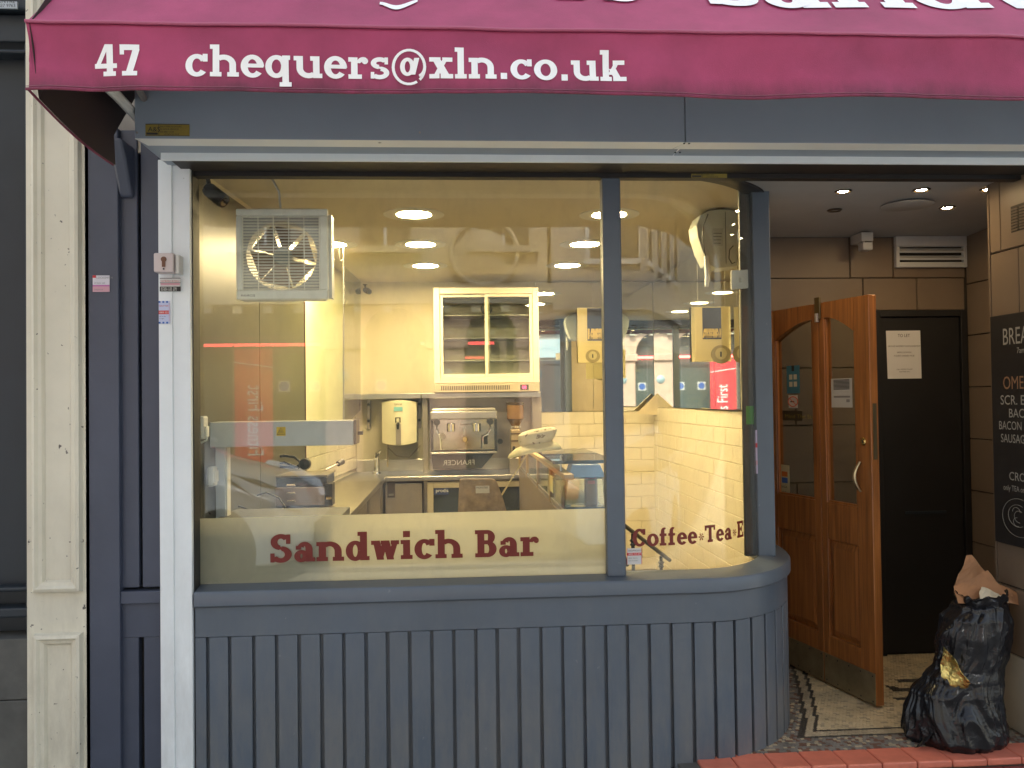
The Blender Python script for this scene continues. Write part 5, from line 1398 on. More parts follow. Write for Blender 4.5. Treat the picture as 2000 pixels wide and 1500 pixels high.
# grinder
gr = thing('coffee_grinder', 'coffee grinder with a cone hopper of beans beside the espresso machine', 'coffee grinder', at(1006, 905, 3.4))
p = at(1007, 850, 3.42); gz = lambda py: at(1007, py, 3.42).z
mt_b = mat('clear brown hopper', (.20, .11, .05), .15)
MB().lathe((p.x, 3.42, 0), [(.070, gz(791)), (.070, gz(818)), (.062, gz(819)), (.026, gz(835)), (.026, gz(837))], 'z', 24).build('hopper', mt_b, gr, smooth=True)
MB().lathe((p.x, 3.42, 0), [(0, gz(786)), (.074, gz(786)), (.074, gz(790)), (0, gz(790.5))], 'z', 24).tube([(p.x, 3.42, gz(786)), (p.x, 3.42, gz(780))], .006, 6).build('hopper_lid', mat('dark lid', (.05, .03, .02), .4), gr)
MB().box(p.x-.042, p.x+.038, 3.38, 3.50, gz(893), gz(838)).build('grinder_body', mat('bronze grinder body', (.38, .30, .20), .35, metal=.5), gr, bevel=.01)
MB().box(p.x-.055, p.x+.06, 3.34, 3.52, ZK, gz(893)).build('grinder_base', steel_dull, gr, bevel=.006)
MB().tube([(p.x-.02, 3.36, gz(873)), (p.x-.02, 3.33, gz(876)), (p.x-.02, 3.33, gz(893))], .012, 8).build('dosing_spout', black, gr, smooth=True)
for z_, w in ((862, .043), (848, .043)): MB().box(p.x-w, p.x+w-.004, 3.376, 3.3795, gz(z_), gz(z_-3)).build('body_band', mat('dark band', (.08, .05, .03), .4), gr)
text_mesh('maker_name', 'MAZZER', whitish, gr, (p.x, 3.35, gz(835)), .022, align='CENTER')
MB().lathe(at(977, 862, 3.5), [(0, -.01), (.022, -.01), (.022, .02), (0, .02)], 'y', 14).build('grinder_plug', black, gr)

# bottle cooler
Yc = 3.30
bc = thing('bottle_cooler', 'undercounter bottle cooler with two framed glass doors below the coffee machine', 'bottle cooler', (.2, 3.5, 0))
c0, c1 = at(834, 935, Yc), at(1050, 935, Yc)
cz1 = ZK-.05
frm = mat('beige cooler frame', (.50, .44, .32), .35, metal=.3)
MB().box(c0.x, c1.x, Yc+.03, Yc+.05, .08, cz1).box(c0.x, c0.x+.02, Yc+.05, 3.8, .08, cz1).box(c1.x-.02, c1.x, Yc+.05, 3.8, .08, cz1).build('cooler_body', mat('dark cooler inside', (.05, .055, .04), .5), bc)
cm = (c0.x+c1.x)/2
for a, c in ((c0.x, cm-.003), (cm+.003, c1.x)):
    f_ = MB().box(a, a+.05, Yc, Yc+.028, .08, cz1).box(c-.05, c, Yc, Yc+.028, .08, cz1).box(a+.05, c-.05, Yc, Yc+.028, cz1-.05, cz1).box(a+.05, c-.05, Yc, Yc+.028, .08, .13).build('door', frm, bc, bevel=.003)
    MB().box(a+.05, c-.05, Yc+.010, Yc+.014, .13, cz1-.05).build('pane', glass_cool, f_)
p = at(848, 962, Yc+.004); MB().box(p.x, p.x+.115, Yc+.006, Yc+.009, p.z-.018, p.z+.045).build('brand_label', mat('navy label', (.02, .035, .13), .4), bc)
text_mesh('label_text', 'prodis', whitish, bc, (p.x+.012, Yc+.0052, p.z+.002), .040)
for z_ in (.35, .6): MB().box(c0.x+.05, c1.x-.05, Yc+.06, 3.75, z_, z_+.006).build('wire_shelf', steel, bc)

# heat lamp gantry on the front counter
fcn = thing('front_counter', 'cream topped counter standing just inside the window behind the frosted film', 'counter', (-.3, .3, 0))
MB().box(-1.08, .60, .16, .62, .915, .945).build('worktop', mat('pale laminate', (.66, .62, .46), .35, var=.04), fcn, bevel=.003)
MB().box(-1.06, at(652, 1070, .05).x, .05, .60, 0, at(640, 1022, .05).z).box(at(652, 1070, .05).x+.001, .58, .34, .60, 0, .915).build('counter_body', mat('dark counter front', (.07, .075, .075), .6), fcn)
Yh = .30
hl = thing('heat_lamp_gantry', 'grey heat lamp gantry on posts spanning the front counter, with a yellow hot surface label', 'heat lamp', at(430, 1005, Yh))
h0, h1 = at(409, 825, Yh), at(690, 873, Yh)
hm = mat('grey enamelled gantry', (.52, .55, .58), .3)
MB().box(h0.x, h1.x, Yh, Yh+.16, h1.z+.008, h0.z).build('lamp_housing', hm, hl, bevel=.004)
MB().box(h1.x+.001, h1.x+.012, Yh+.01, Yh+.15, h1.z+.012, h0.z+.003).build('end_cap', mat('perforated end cap', (.12, .09, .06), .5, bump=.8, bump_scale=200), hl)
MB().tube([(h1.x+.012, Yh+.08, (h0.z+h1.z)/2), (h1.x+.035, Yh+.08, (h0.z+h1.z)/2)], .009, 8).build('dial', black, hl)
p0_, p1_ = at(416, 950, Yh), at(435, 950, Yh)
MB().box(p0_.x, p1_.x, Yh+.04, Yh+.12, .946, h1.z+.008).build('post', hm, hl, bevel=.003)
MB().box(p1_.x+.0005, p1_.x+.006, Yh+.05, Yh+.11, .946, h1.z+.008).build('post_trim', white_pl, hl)
MB().box(p0_.x-.03, p1_.x+.07, Yh+.02, Yh+.2, .9455, .955).build('foot', white_pl, hl)
q0, q1 = at(540, 834, Yh), at(558, 851, Yh)
lab = MB().box(q0.x, q1.x, Yh-.002, Yh-.0005, q1.z, q0.z).build('hot_surface_label', mat('hazard yellow', (.62, .42, .02), .5), hl)
cx, cz_ = (q0.x+q1.x)/2, (q0.z+q1.z)/2; r_ = (q0.z-q1.z)/2
tri = [Vector((cx-r_*.85, Yh-.0028, cz_-r_*.7)), Vector((cx+r_*.85, Yh-.0028, cz_-r_*.7)), Vector((cx, Yh-.0028, cz_+r_*.8))]
MB().tube(tri+[tri[0]], .0011, 4).build('warning_triangle', ink, hl)
for k in (-1, 0, 1): MB().tube([(cx+k*.005, Yh-.0028, cz_-.008), (cx+k*.005+.002, Yh-.0028, cz_-.003), (cx+k*.005-.001, Yh-.0028, cz_+.001), (cx+k*.005+.001, Yh-.0028, cz_+.004)], .0007, 4).build('heat_wave_mark', ink, hl)
# sockets on the side wall
def wbox(label, px0, py0, px1, py1, Y):
    a, c = at(px0, py0, Y), at(px1, py1, Y)
    t_ = thing('isolator_switch', label, 'switch', (a.x, Y, c.z))
    MB().box(a.x, c.x, Y, Y+.07, c.z, a.z).build('switch_body', white_pl, t_, bevel=.008); return t_, a, c
t_, a, c = wbox('white isolator box with a curling flex beside the heat lamp', 378, 813, 398, 858, .16)
MB().box(c.x+.001, c.x+.010, .17, .21, c.z+.01, c.z+.055).build('rocker', whitish, t_, bevel=.002)
MB().tube([Vector((c.x+.004, .2, c.z+.012)), Vector((c.x, .2, c.z-.006)), Vector((c.x-.02, .2, c.z-.016)), Vector((c.x-.05, .2, c.z-.012))], .004, 8).build('flex', whitish, t_, smooth=True)
t_, a, c = wbox('white double socket low on the side wall by the gantry post', 404, 912, 417, 951, .22)
MB().box(c.x+.001, c.x+.006, .23, .28, c.z+.02, a.z-.02).build('rocker', whitish, t_)

# contact grill with cables
Yt = 1.35
tg = thing('contact_grill', 'brown steel contact grill with vent louvres and a black lid on the counter', 'grill', at(600, 1000, Yt))
t0, t1 = at(552, 953, Yt), at(634, 1003, Yt)
MB().box(t0.x-.14, t1.x, Yt, Yt+.34, ZK+.012, t0.z).build('grill_body', mat('brown grey steel', (.40, .31, .29), .4, metal=.0), tg, bevel=.004)
MB().box(t0.x-.14, t1.x+.01, Yt+.02, Yt+.34, t0.z+.002, t0.z+.055).build('hot_plate', black, tg, bevel=.006)
MB().box(t0.x-.16, t1.x+.015, Yt+.01, Yt+.36, t0.z+.057, t0.z+.067).build('lid', mat('greasy lid', (.12, .10, .06), .35, var=.3), tg, bevel=.003)
for k in range(3):
    for u in (.0, .42):
        x = t0.x-.08+u*.30; z_ = ZK+.035+k*.045
        MB().hexa([(x-.028, Yt-.001, z_), (x+.028, Yt-.001, z_), (x+.028, Yt+.0, z_), (x-.028, Yt+.0, z_)], [(x-.018, Yt-.012, z_+.007), (x+.018, Yt-.012, z_+.007), (x+.022, Yt-.001, z_+.012), (x-.022, Yt-.001, z_+.012)]).build('louvre', mat('bright louvre lip', (.6, .5, .42), .3), tg)
MB().box(t1.x+.002, t1.x+.045, Yt+.0, Yt+.10, ZK+.01, t0.z+.02).build('hinge_bracket', mat('worn black steel', (.05, .045, .04), .45, metal=.4), tg, bevel=.003)
MB().box(t1.x+.010, t1.x+.04, Yt-.006, Yt-.001, t0.z-.07, t0.z-.055).build('brass_latch', brass, tg)
cable = mat('black cable', (.012, .012, .012), .35)
pts = [at(x, y, Yt+.1) for x, y in ((525, 905), (535, 893), (555, 890), (575, 893), (590, 905), (575, 913), (550, 912), (530, 908), (555, 903), (585, 914))]
pcb = thing('power_cable', 'coiled black cable with a fat round plug lying on the grill lid', 'cable', at(575, 920, Yt+.1))
MB().tube(pts, .008, 8).build('flex', cable, pcb, smooth=True)
MB().lathe(at(596, 906, Yt+.1), [(0, -.03), (.03, -.025), (.036, 0), (.03, .025), (0, .03)], 'y', 18).build('plug', cable, pcb, smooth=True)
pts = [at(x, y, .7) for x, y in ((436, 985), (470, 990), (505, 1001))]
pc2 = thing('power_cable', 'black cable looping down behind the counter beside the grill', 'cable', at(505, 1000, .7))
MB().tube(pts, .004, 6).tube([at(x, y, 1.0) for x, y in ((500, 1000), (495, 985), (500, 968), (520, 962), (545, 972), (557, 990), (553, 1003))], .004, 6).tube([at(x, y, 1.0) for x, y in ((462, 935), (456, 950), (460, 970), (470, 985))], .005, 6).build('flex', cable, pc2, smooth=True)
pc3 = thing('power_cable', 'short tangle of black cable at the foot of the gantry post', 'cable', at(395, 1000, .3))
MB().tube([at(x, y, .3) for x, y in ((383, 1006), (392, 995), (398, 1004), (405, 1000), (412, 1004))], .0035, 6).build('flex', cable, pc3, smooth=True)
sp = thing('spatula', 'steel spatula with a black handle resting across the grill', 'spatula', at(640, 930, Yt+.1))
a, c = at(617, 928, Yt), at(660, 906, Yt+.15)
MB().tube([a.lerp(c, .45), c], .006, 8).build('shank', steel, sp, smooth=True)
MB().tube([c, c.lerp(a, -.22)], [.016, .018], 10).build('handle', cable, sp, smooth=True)
MB().hexa([a+Vector((-.0, -.03, 0)), a.lerp(c, .5)+Vector((0, -.03, 0)), a.lerp(c, .5)+Vector((0, .03, 0)), a+Vector((0, .03, 0))], [a+Vector((0, -.03, .002)), a.lerp(c, .5)+Vector((0, -.03, .002)), a.lerp(c, .5)+Vector((0, .03, .002)), a+Vector((0, .03, .002))]).build('blade', steel_dull, sp)

# weathered board with a label
Yb_ = .50
wbd = thing('weathered_board', 'mottled tapered board with a rounded top and paper label standing on the front counter', 'board', at(943, 1003, Yb_))
bp_ = [(894, 1006), (992, 1006), (983, 975), (972, 945), (968, 938), (960, 935.5), (905, 935.5), (899, 937), (897, 943), (895.5, 975)]
pw = [at(x, y, Yb_) for x, y in bp_]
for q_ in pw[:2]: q_.z = .946
MB().prism(pw, lambda q_: q_, lambda q_: q_+Vector((0, .025, 0))).build('board', mat('mottled board', (.36, .24, .12), .6, col2=(.16, .10, .05), var_scale=22, bump=.3), wbd, bevel=.003)
a, c = at(929, 949, Yb_-.002), at(956, 963, Yb_-.002)
MB().box(a.x, c.x, Yb_-.0025, Yb_-.0005, c.z, a.z).build('paper_label', mat('cream label', (.52, .46, .36), .6), wbd)
text_mesh('label_text', 'MUNSTER', ink, wbd, (a.x+.003, Yb_-.0032, a.z-.013), .0125)
# straw hat on a stick
Yq = .56
ht = thing('straw_hat', 'pale straw hat with a patterned crown perched on a thin wooden stick', 'hat', at(1045, 890, Yq))
hc = at(1046, 872, Yq); ang = math.radians(-9)
def HP(u, w, h): return (hc.x+u*math.cos(ang)-h*math.sin(ang)*1.0, Yq+w, hc.z+h*math.cos(ang)-u*math.sin(ang)*1.0)
pr_h = [(.118, -.020), (.112, -.006), (.09, .004), (.074, .010), (.070, .014), (.078, .030), (.084, .050), (.084, .062), (.070, .072), (.04, .078), (0, .079)]
def rev(prof_, name, mt, n=40):
    vs = [HP(r_*1.14*math.cos(2*PI*i/n)*(1.0), r_*math.sin(2*PI*i/n)*.9, h_*1.12+(-.012*(math.cos(2*PI*i/n)**2) if r_ > .1 else 0)) for r_, h_ in prof_ for i in range(n)]
    o = MB().add(vs, [(j*n+i, j*n+(i+1) % n, (j+1)*n+(i+1) % n, (j+1)*n+i) for j in range(len(prof_)-1) for i in range(n)]).build(name, mt, ht, smooth=True)
    o.modifiers.new('thick', 'SOLIDIFY').thickness = .002; return o
rev(pr_h[:5], 'brim', mat('pale straw', (.72, .66, .38), .7, bump=.5, bump_scale=160))
rev(pr_h[4:], 'crown', mat('patterned crown', (.70, .64, .44), .7, col2=(.62, .55, .36), var_scale=30, specks=(.22, .17, .09), speck_scale=45, speck_thr=.60))
st_ = thing('wooden_stick', 'thin pale wooden stick holding up the straw hat behind the mottled board', 'stick', at(972, 955, Yq))
MB().tube([at(968, 965, .54)+Vector((0, 0, -.05)), at(1040, 870, .56)], .0042, 8).build('stick', mat('pale wood', (.62, .50, .26), .5), st_, smooth=True)

# glass display counter
ds = thing('display_counter', 'glass sided food display counter with a wooden rail running to the back', 'display counter', (.75, 1.8, 0))
rail = mat('tan rail', (.42, .30, .15), .45)
xr_ = .49
MB().box(xr_, xr_+.045, .30, 3.15, 1.13, 1.155).build('top_rail', rail, ds, bevel=.003)
MB().box(xr_, xr_+.02, .30, 3.15, .965, .985).build('lower_rail', steel_dull, ds)
MB().box(xr_+.005, xr_+.011, .32, 3.1, .985, 1.13).build('side_pane', glass_green, ds)
MB().box(xr_, xr_+.25, .32, 3.15, .10, .96).build('counter_body', mat('brown counter body', (.19, .145, .10), .5), ds, bevel=.004)
for y_ in (.9, 1.6, 2.4, 3.1): MB().box(xr_-.003, xr_+.022, y_, y_+.03, .96, 1.13).build('post', rail, ds)
a, c = at(1086, 925, 1.0), at(1098, 940, 1.0)
MB().box(xr_-.002, xr_+.003, .75, .95, 1.02, 1.10).build('price_card', mat('yellow green card', (.55, .52, .25), .6), ds)
MB().box(.46, .76, .45, 1.45, 1.195, 1.205).build('glass_shelf', glass_dark, ds)
MB().box(.455, .765, .443, .449, 1.192, 1.208).build('shelf_edge', mat('dark glass edge', (.012, .03, .022), .1), ds)
for x_, y_ in ((.50, .50), (.72, .50)):
    MB().tube([(x_, y_, 1.206), (x_, y_, 1.225), (x_+.008, y_, 1.23)], .005, 8).tube([(x_, y_, 1.15), (x_, y_, 1.194)], .006, 8).build('shelf_clip', steel, ds, smooth=True)
# added clear box and blue lid in place of a street vehicle's reflection
kb_ = thing('reflection_box', 'made-up clear cabinet with a pale blue lid in place of a reflected vehicle, beside the mullion', 'cabinet', at(1150, 993, .5))
Yk = .40
def K(px, py, Y=Yk): return at(px, py, Y)
lid = [K(1118, 907), K(1172, 907), K(1184, 933), K(1109, 933)]
MB().prism(lid, lambda q_: q_, lambda q_: q_+Vector((0, .13, 0))).build('lid', mat('pale blue plastic', (.22, .36, .58), .25), kb_, bevel=.004)
bxp = [K(1110, 935), K(1184, 935), K(1190, 990), K(1103, 990)]
MB().prism(bxp, lambda q_: q_, lambda q_: q_+Vector((0, .13, 0))).build('case', glass('pale cabinet glass', (.86, .92, .95), 2.0), kb_)
MB().prism([K(1098, 991), K(1192, 991), K(1192, 996), K(1104, 996)], lambda q_: q_, lambda q_: q_+Vector((0, .14, 0))).build('base', mat('dark blue base', (.05, .08, .13), .4), kb_)
MB().box(K(1104, 990).x, K(1182, 990).x, .41, .52, .946, K(1100, 996).z).build('foot', white_pl, kb_)
pk = thing('food_packet', 'brown packet with a red top inside the made-up cabinet', 'packet', K(1156, 988, .46))
a, c = K(1143, 931, .45), K(1168, 988, .45)
MB().box(a.x, c.x, .45, .49, c.z, a.z-.01).build('packet_body', mat('brown packet', (.36, .19, .07), .5, var=.2), pk, bevel=.006)
MB().box(a.x+.005, c.x-.005, .455, .485, a.z-.009, a.z+.008).build('packet_top', mat('pink red top', (.60, .12, .12), .5), pk, bevel=.004)
MB().box(a.x+.012, c.x-.014, .4485, .4498, a.z-.035, a.z-.02).build('red_label', mat('orange red label', (.60, .16, .08), .5), pk)

# posters; the reversed one is an added sheet for a mirror image
def poster(label, px0, py0, px1, py1, Y, mir, group):
    a, c = at(px0, py0, Y), at(px1, py1, Y); W = c.x-a.x; H = a.z-c.z
    t_ = thing('coffee_poster', label, 'poster', ((a.x+c.x)/2, Y, c.z), group)
    MB().box(a.x, c.x, Y, Y+.003, c.z, a.z).build('sheet', mat('yellow poster paper', (.62, .53, .27), .6, var=.04), t_)
    bx0, bx1 = (.25, .80) if not mir else (.22, .78)
    MB().box(a.x+bx0*W, a.x+bx1*W, Y-.001, Y-.0002, c.z+.40*H, a.z-.01*H).build('navy_panel', mat('navy print', (.028, .03, .06), .4), t_)
    n_ = 'LAVAZZA'
    o = text_mesh('poster_lettering', n_, mat('gold letters', (.65, .48, .14), .5), t_, (a.x+((.27 if not mir else .76)*W), Y-.0022, c.z+.455*H), .27*W, mirror=mir, width=.44, bold=.012*W/.3)
    text_mesh('poster_lettering', "ITALY'S FAVOURITE COFFEE", MATS['gold letters'], t_, (a.x+((.27 if not mir else .76)*W), Y-.0022, c.z+.42*H), .068*W, mirror=mir, width=.50)
    cx_, cz2 = a.x+(.66 if mir else .38)*W, c.z+.13*H
    if mir: cx_ = a.x+.76*W
    cup = mat('cup print', (.50, .43, .22), .5); shade = mat('cup print dark', (.30, .25, .12), .5)
    MB().lathe((cx_, Y-.0012, cz2-.005), [(.0, 0), (.055, 0), (.058, .0008)], 'y', 24, sx=1.1).build('cup_saucer_print', shade, t_)
    MB().lathe((cx_, Y-.0016, cz2), [(.0, 0), (.036, 0), (.037, .0004)], 'y', 24).build('cup_print', cup, t_)
    MB().box(cx_-.006, cx_+.004, Y-.0028, Y-.0018, cz2-.02, cz2+.012).build('cup_mark_print', ink, t_)
    return t_, a, c
poster('yellow coffee poster with navy panel, partly hidden by the window mullion', 1127, 601, 1206, 708, 3.80, False, 'coffee posters')
t_, a, c = poster('added sheet imitating a mirrored coffee poster, yellow with reversed lettering, near the dark inner post', 1357, 600, 1424, 704, 1.6, True, 'coffee posters')
for x in (a.x+.02, c.x-.02): MB().tube([(x, 1.6, a.z), (x, 1.6, ZC)], .0008, 4).build('hanging_thread', whitish, t_)  # threads added to carry the mirror-image sheet

# air conditioner hung under the ceiling by the entrance
Ya = .95
acu = thing('air_conditioner', 'grey white air conditioner hung high behind the curved glass with a label on its end', 'air conditioner', at(1400, 480, Ya))
ap = [at(x, y, Ya) for x, y in ((1360, 440), (1368, 420), (1385, 411), (1405, 408), (1440, 410), (1440, 520), (1400, 524), (1384, 515), (1372, 490), (1363, 462))]
acm = mat('grey white casing', (.40, .42, .38), .45, var=.05)
MB().prism(ap, lambda q_: q_, lambda q_: q_+Vector((0, .16, 0))).build('casing', acm, acu, bevel=.006)
a, c = at(1391, 446, Ya), at(1412, 480, Ya)
MB().box(a.x, c.x, Ya-.002, Ya-.0005, c.z, a.z).build('rating_label', mat('grey label', (.32, .33, .30), .5), acu)
for k in range(4): MB().box(a.x+.005, c.x-.012+.002*k, Ya-.0028, Ya-.0021, c.z+.012+k*.018, c.z+.015+k*.018).build('label_line', ink, acu)
MB().box(at(1416, 420, Ya).x, at(1417, 420, Ya).x, Ya-.002, Ya-.0003, at(1416, 515, Ya).z, at(1416, 414, Ya).z).build('seam', charcoal, acu)
MB().tube([at(x, y, Ya-.02) for x, y in ((1383, 418), (1374, 440), (1372, 465), (1376, 490), (1380, 512), (1377, 525))], .003, 6).tube([at(x, y, Ya-.02) for x, y in ((1432, 480), (1425, 488), (1424, 505), (1430, 515), (1436, 512))], .003, 6).build('cable', cable, acu, smooth=True)
MB().tube([at(1379, 500, Ya-.03), at(1382, 535, Ya-.03), at(1380, 560, Ya-.03)], [.012, .016, .010], 8).build('lagged_pipe', mat('silver tape', (.55, .58, .60), .3, metal=.6, bump=1.0, bump_scale=60), acu, smooth=True)
MB().box(at(1400, 408, Ya).x, at(1415, 408, Ya).x, Ya+.1, Ya+.2, at(1400, 412, Ya+.1).z, ZC).build('bracket', steel_dull, acu)

# light switch on the inner post, sign sticker, wall socket, cable
wsx = thing('light_switch', 'white light switch plate fixed to the post at the end of the curved glass', 'switch', at(1445, 548, .33))
a, c = at(1428, 528, .31), at(1464, 566, .31)
MB().hexa([(a.x, .305, c.z), (c.x, .322, c.z+.01), (c.x, .334, c.z+.01), (a.x, .325, c.z)], [(a.x, .305, a.z), (c.x, .322, a.z+.006), (c.x, .334, a.z+.006), (a.x, .325, a.z)]).build('switch_plate', white_pl, wsx, bevel=.004)
MB().box((a.x+c.x)/2-.003, (a.x+c.x)/2+.012, .300, .312, (a.z+c.z)/2-.012, (a.z+c.z)/2+.014).build('rocker', whitish, wsx, bevel=.002)
a, c = at(1461, 793, .49), at(1475, 832, .49)
sticker('sticker', 'small green sticker on the dark post behind the curved glass', 1457, 793, 1473, 831, .333, mat('green print', (.06, .26, .03), .5), [(0, 0, 1, .06, ink)])
sticker('sticker', 'narrow pale sticker on the slate blue end post of the window', 1475, 840, 1480, 925, .307, lilac, [(0, .2, 1, .3, pink), (0, .6, 1, .7, red_p)])
sticker('sticker', 'white and red sticker at the foot of the curved glass beside the mullion', 1224, 1071, 1254, 1102, -.006, paper, [(0, .55, 1, .72, red_p), (0, 0, .03, 1, red_p), (.97, 0, 1, 1, red_p)],
        [(.1, .59, .11, '0800 515 0710', whitish), (.1, .80, .10, 'SHOPFRONTS', ink), (.1, .36, .09, 'glass, doors', inkgrey), (.1, .20, .09, 'and shutters', inkgrey)])
ss = thing('wall_socket', 'brown wall socket on the tiled corner with a dangling black cable', 'socket', at(1290, 853, 3.6))
a, c = at(1284, 843, 3.74), at(1299, 864, 3.74)
MB().box(a.x, c.x, 3.74, 3.775, c.z, a.z).build('socket_plate', mat('brown plate gloss', (.30, .17, .05), .3), ss, bevel=.003)
MB().box((a.x+c.x)/2-.006, (a.x+c.x)/2+.010, 3.732, 3.739, (a.z+c.z)/2-.016, (a.z+c.z)/2+.012).build('socket_slot', black, ss)
MB().tube([at(x, y, 3.72) for x, y in ((1280, 790), (1284, 812), (1291, 838), (1294, 856), (1296, 878), (1298, 900), (1306, 915), (1308, 932))], .0035, 6).build('cable', cable, ss, smooth=True)
# corner piece above the dado
cpz = thing('corner_ledge', 'triangular tiled ledge rising at the corner between the two mirrors', 'ledge', at(1285, 780, 3.7))
cp_pts = [at(x, y, 3.70) for x, y in ((1243, 808), (1285, 768), (1302, 786), (1306, 812))]
MB().prism(cp_pts, lambda q_: q_, lambda q_: q_+Vector((0, .03, 0))).build('ledge_block', mat('tan plaster', (.72, .62, .42), .5), cpz)
# handrail of the stairs
hr = thing('handrail', 'black metal handrail of the stairs going down behind the curved glass', 'handrail', at(1230, 1100, 1.2))
ir = mat('black iron', (.012, .012, .012), .35, metal=.3)
MB().tube([at(1214, 1022, 1.0), at(1308, 1094, 1.6)], .012, 10).build('rail', ir, hr, smooth=True)
for x0_, y0_, Y_ in ((1236, 1042, 1.08), (1291, 1086, 1.45)):
    p = at(x0_, y0_, Y_); MB().tube([p, (p.x, p.y, .02)], .010, 8).lathe((p.x, p.y, p.z-.05), [(.01, -.02), (.018, -.012), (.01, 0), (.02, .012), (.012, .02)], 'z', 12).build('baluster', ir, hr, smooth=True)
MB().tube([at(1217, 1078, .8), at(1226, 1106, .8)], .008, 8).build('lower_rail', ir, hr, smooth=True)

# ------------------------------------------------------------------ across the street
YO = -16.5
cstone = mat('cream portland stone', (.50, .47, .38), .75, var=.12, var_scale=1.2, bump=.2)
pstone = mat('pinkish stone', (.62, .44, .34), .7, var=.12, var_scale=2, bump=.2)
shopd = mat('dark green shop paint', (.07, .095, .095), .4)
wdark = mat('dark window glass', (.03, .035, .04), .08)
ob = thing('stone_building', 'cream stone building across the street with arched shopfronts below, seen in the reflections', 'building', (-4, YO, -.12))
MB().box(-14, 2.2, YO-6, YO, 4.0, 13).box(-14, 2.2, YO-6, YO-.3, -.12, 4.0).build('wall', cstone, ob)
MB().box(-14.1, 2.3, YO, YO+.25, 3.75, 4.05).box(-14.1, 2.3, YO, YO+.15, 4.06, 4.2).box(-14.1, 2.3, YO, YO+.35, 12.7, 13.1).build('cornice', cstone, ob)
for i in range(24): MB().box(-13.9+i*.68, -13.7+i*.68, YO+.0, YO+.2, 3.55, 3.748).build('cornice_block', cstone, ob)
MB().box(-14, 2.2, YO-.29, YO-.2, -.12, 3.75).build('shopfront', shopd, ob)
for i, x in enumerate((-13.6, -10.6, -7.6, -2.6, -.2, 1.9)):
    MB().box(x-.42, x+.42, YO-.2, YO+.05, -.12, 2.7).build('pier', pstone, ob, bevel=.02)
    MB().box(x-.5, x+.5, YO-.2, YO+.12, 2.71, 2.95).build('pier_capital', pstone, ob, bevel=.03)
    q = MB(); n = 10; vs = []
    for sg_ in (-1, 1):
        pts_ = [(x, 3.72), (x, 2.96), (x+sg_*.45, 2.96)]+[(x+sg_*(.45+.75*(1-math.cos(k/n*PI/2))), 2.96+.72*math.sin(k/n*PI/2)) for k in range(n+1)]+[(x+sg_*1.2, 3.72)]
        q.prism(pts_[1:] if False else pts_, lambda p_: (p_[0], YO-.18, p_[1]), lambda p_: (p_[0], YO+.04, p_[1]))
    q.build('arch_spandrel', pstone, ob)
    MB().lathe((x, YO+.055, 2.1), [(0, .05), (.09, .04), (.13, .01), (.14, 0)], 'y', 18).build('round_lamp', mat('pale blue lamp glass', (.35, .48, .52), .3), ob, smooth=True)
ledr = mat('lit red strip', (.9, .1, .1), .5, emit=(1, .10, .09), estr=5.5)
xr0, xr1 = -5.9, -2.0
MB().box(-6.76, -2.1, YO+.02, YO+.06, 2.80, 2.87).box(-.8, .9, YO+.02, YO+.06, 2.80, 2.87).build('neon_strip', ledr, ob)
for i in range(6):
    for zz in (5.2, 8.8):
        x = -12.6+i*2.75
        w_ = MB().box(x-.75, x-.6, YO, YO+.12, zz-.1, zz+2.3).box(x+.6, x+.75, YO, YO+.12, zz-.1, zz+2.3).box(x-.8, x+.8, YO, YO+.2, zz+2.3, zz+2.5).box(x-.85, x+.85, YO, YO+.22, zz-.25, zz-.1).build('window', cstone, ob)
        MB().box(x-.6, x+.6, YO, YO+.03, zz-.1, zz+2.3).build('pane', wdark, w_)
        MB().box(x-.03, x+.03, YO+.03, YO+.06, zz-.1, zz+2.3).box(x-.6, x+.6, YO+.032, YO+.058, zz+1.05, zz+1.12).build('glazing_bar', white_pc, w_)
# round carved wreath
ring_p = [(1.7-1.0+.78*math.cos(a), YO+.12, 4.95+.78*math.sin(a)) for a in [i*PI/16 for i in range(33)]]
MB().tube(ring_p, .06, 8).build('carved_wreath', cstone, ob, smooth=True)
MB().lathe((.7, YO+.0, 4.95), [(0, .16), (.3, .14), (.5, .04), (.62, .02)], 'y', 24).build('carved_boss', cstone, ob, smooth=True)
# mandatory-notice stickers on its doors
for x in (-1.75, -3.3, -4.0+.0):
    a_ = MB().box(x-.13, x+.13, YO-.195, YO-.19, 1.75, 2.01).build('blue_notice', whitish, ob)
    MB().lathe((x, YO-.189, 1.88), [(0, .003), (.11, .003), (.11, 0)], 'y', 20).build('blue_disc', blue_p, a_)
bn = thing('banner', 'tall red gym banner with white vertical lettering across the street', 'banner', (-4.55, YO+.4, -.12))
MB().box(-4.97, -4.13, YO+.4, YO+.43, .05, 2.72).build('banner_cloth', mat('red banner', (.75, .05, .07), .6), bn)
MB().tube([(-5.0, YO+.415, -.12), (-5.0, YO+.415, 2.8)], .02, 8).build('banner_pole', steel_dull, bn)
text_mesh('banner_lettering', 'Fitness First', white_let, bn, (-4.68, YO+.434, .30), .50, xdir=(0, 0, 1), zdir=(1, 0, 0), width=.66)
MB().tube([(-4.97, YO+.44, 2.42), (-4.13, YO+.44, 2.30)], .014, 6).build('banner_stripe', white_let, bn)
ob2 = thing('corner_building', 'grey shop building across the street with a pale street number sign', 'building', (8, YO, -.12))
gst = mat('grey render', (.46, .46, .44), .8, var=.1)
MB().box(2.3, 16, YO-6, YO-.02, -.12, 11).build('wall', gst, ob2)
MB().box(2.3, 16, YO-.02, YO+.12, 3.6, 4.0).build('cornice', gst, ob2)
MB().box(2.35, 5.4, YO-.01, YO+.1, 2.85, 3.45).build('sign_board', mat('pale blue sign board', (.30, .40, .45), .5), ob2)
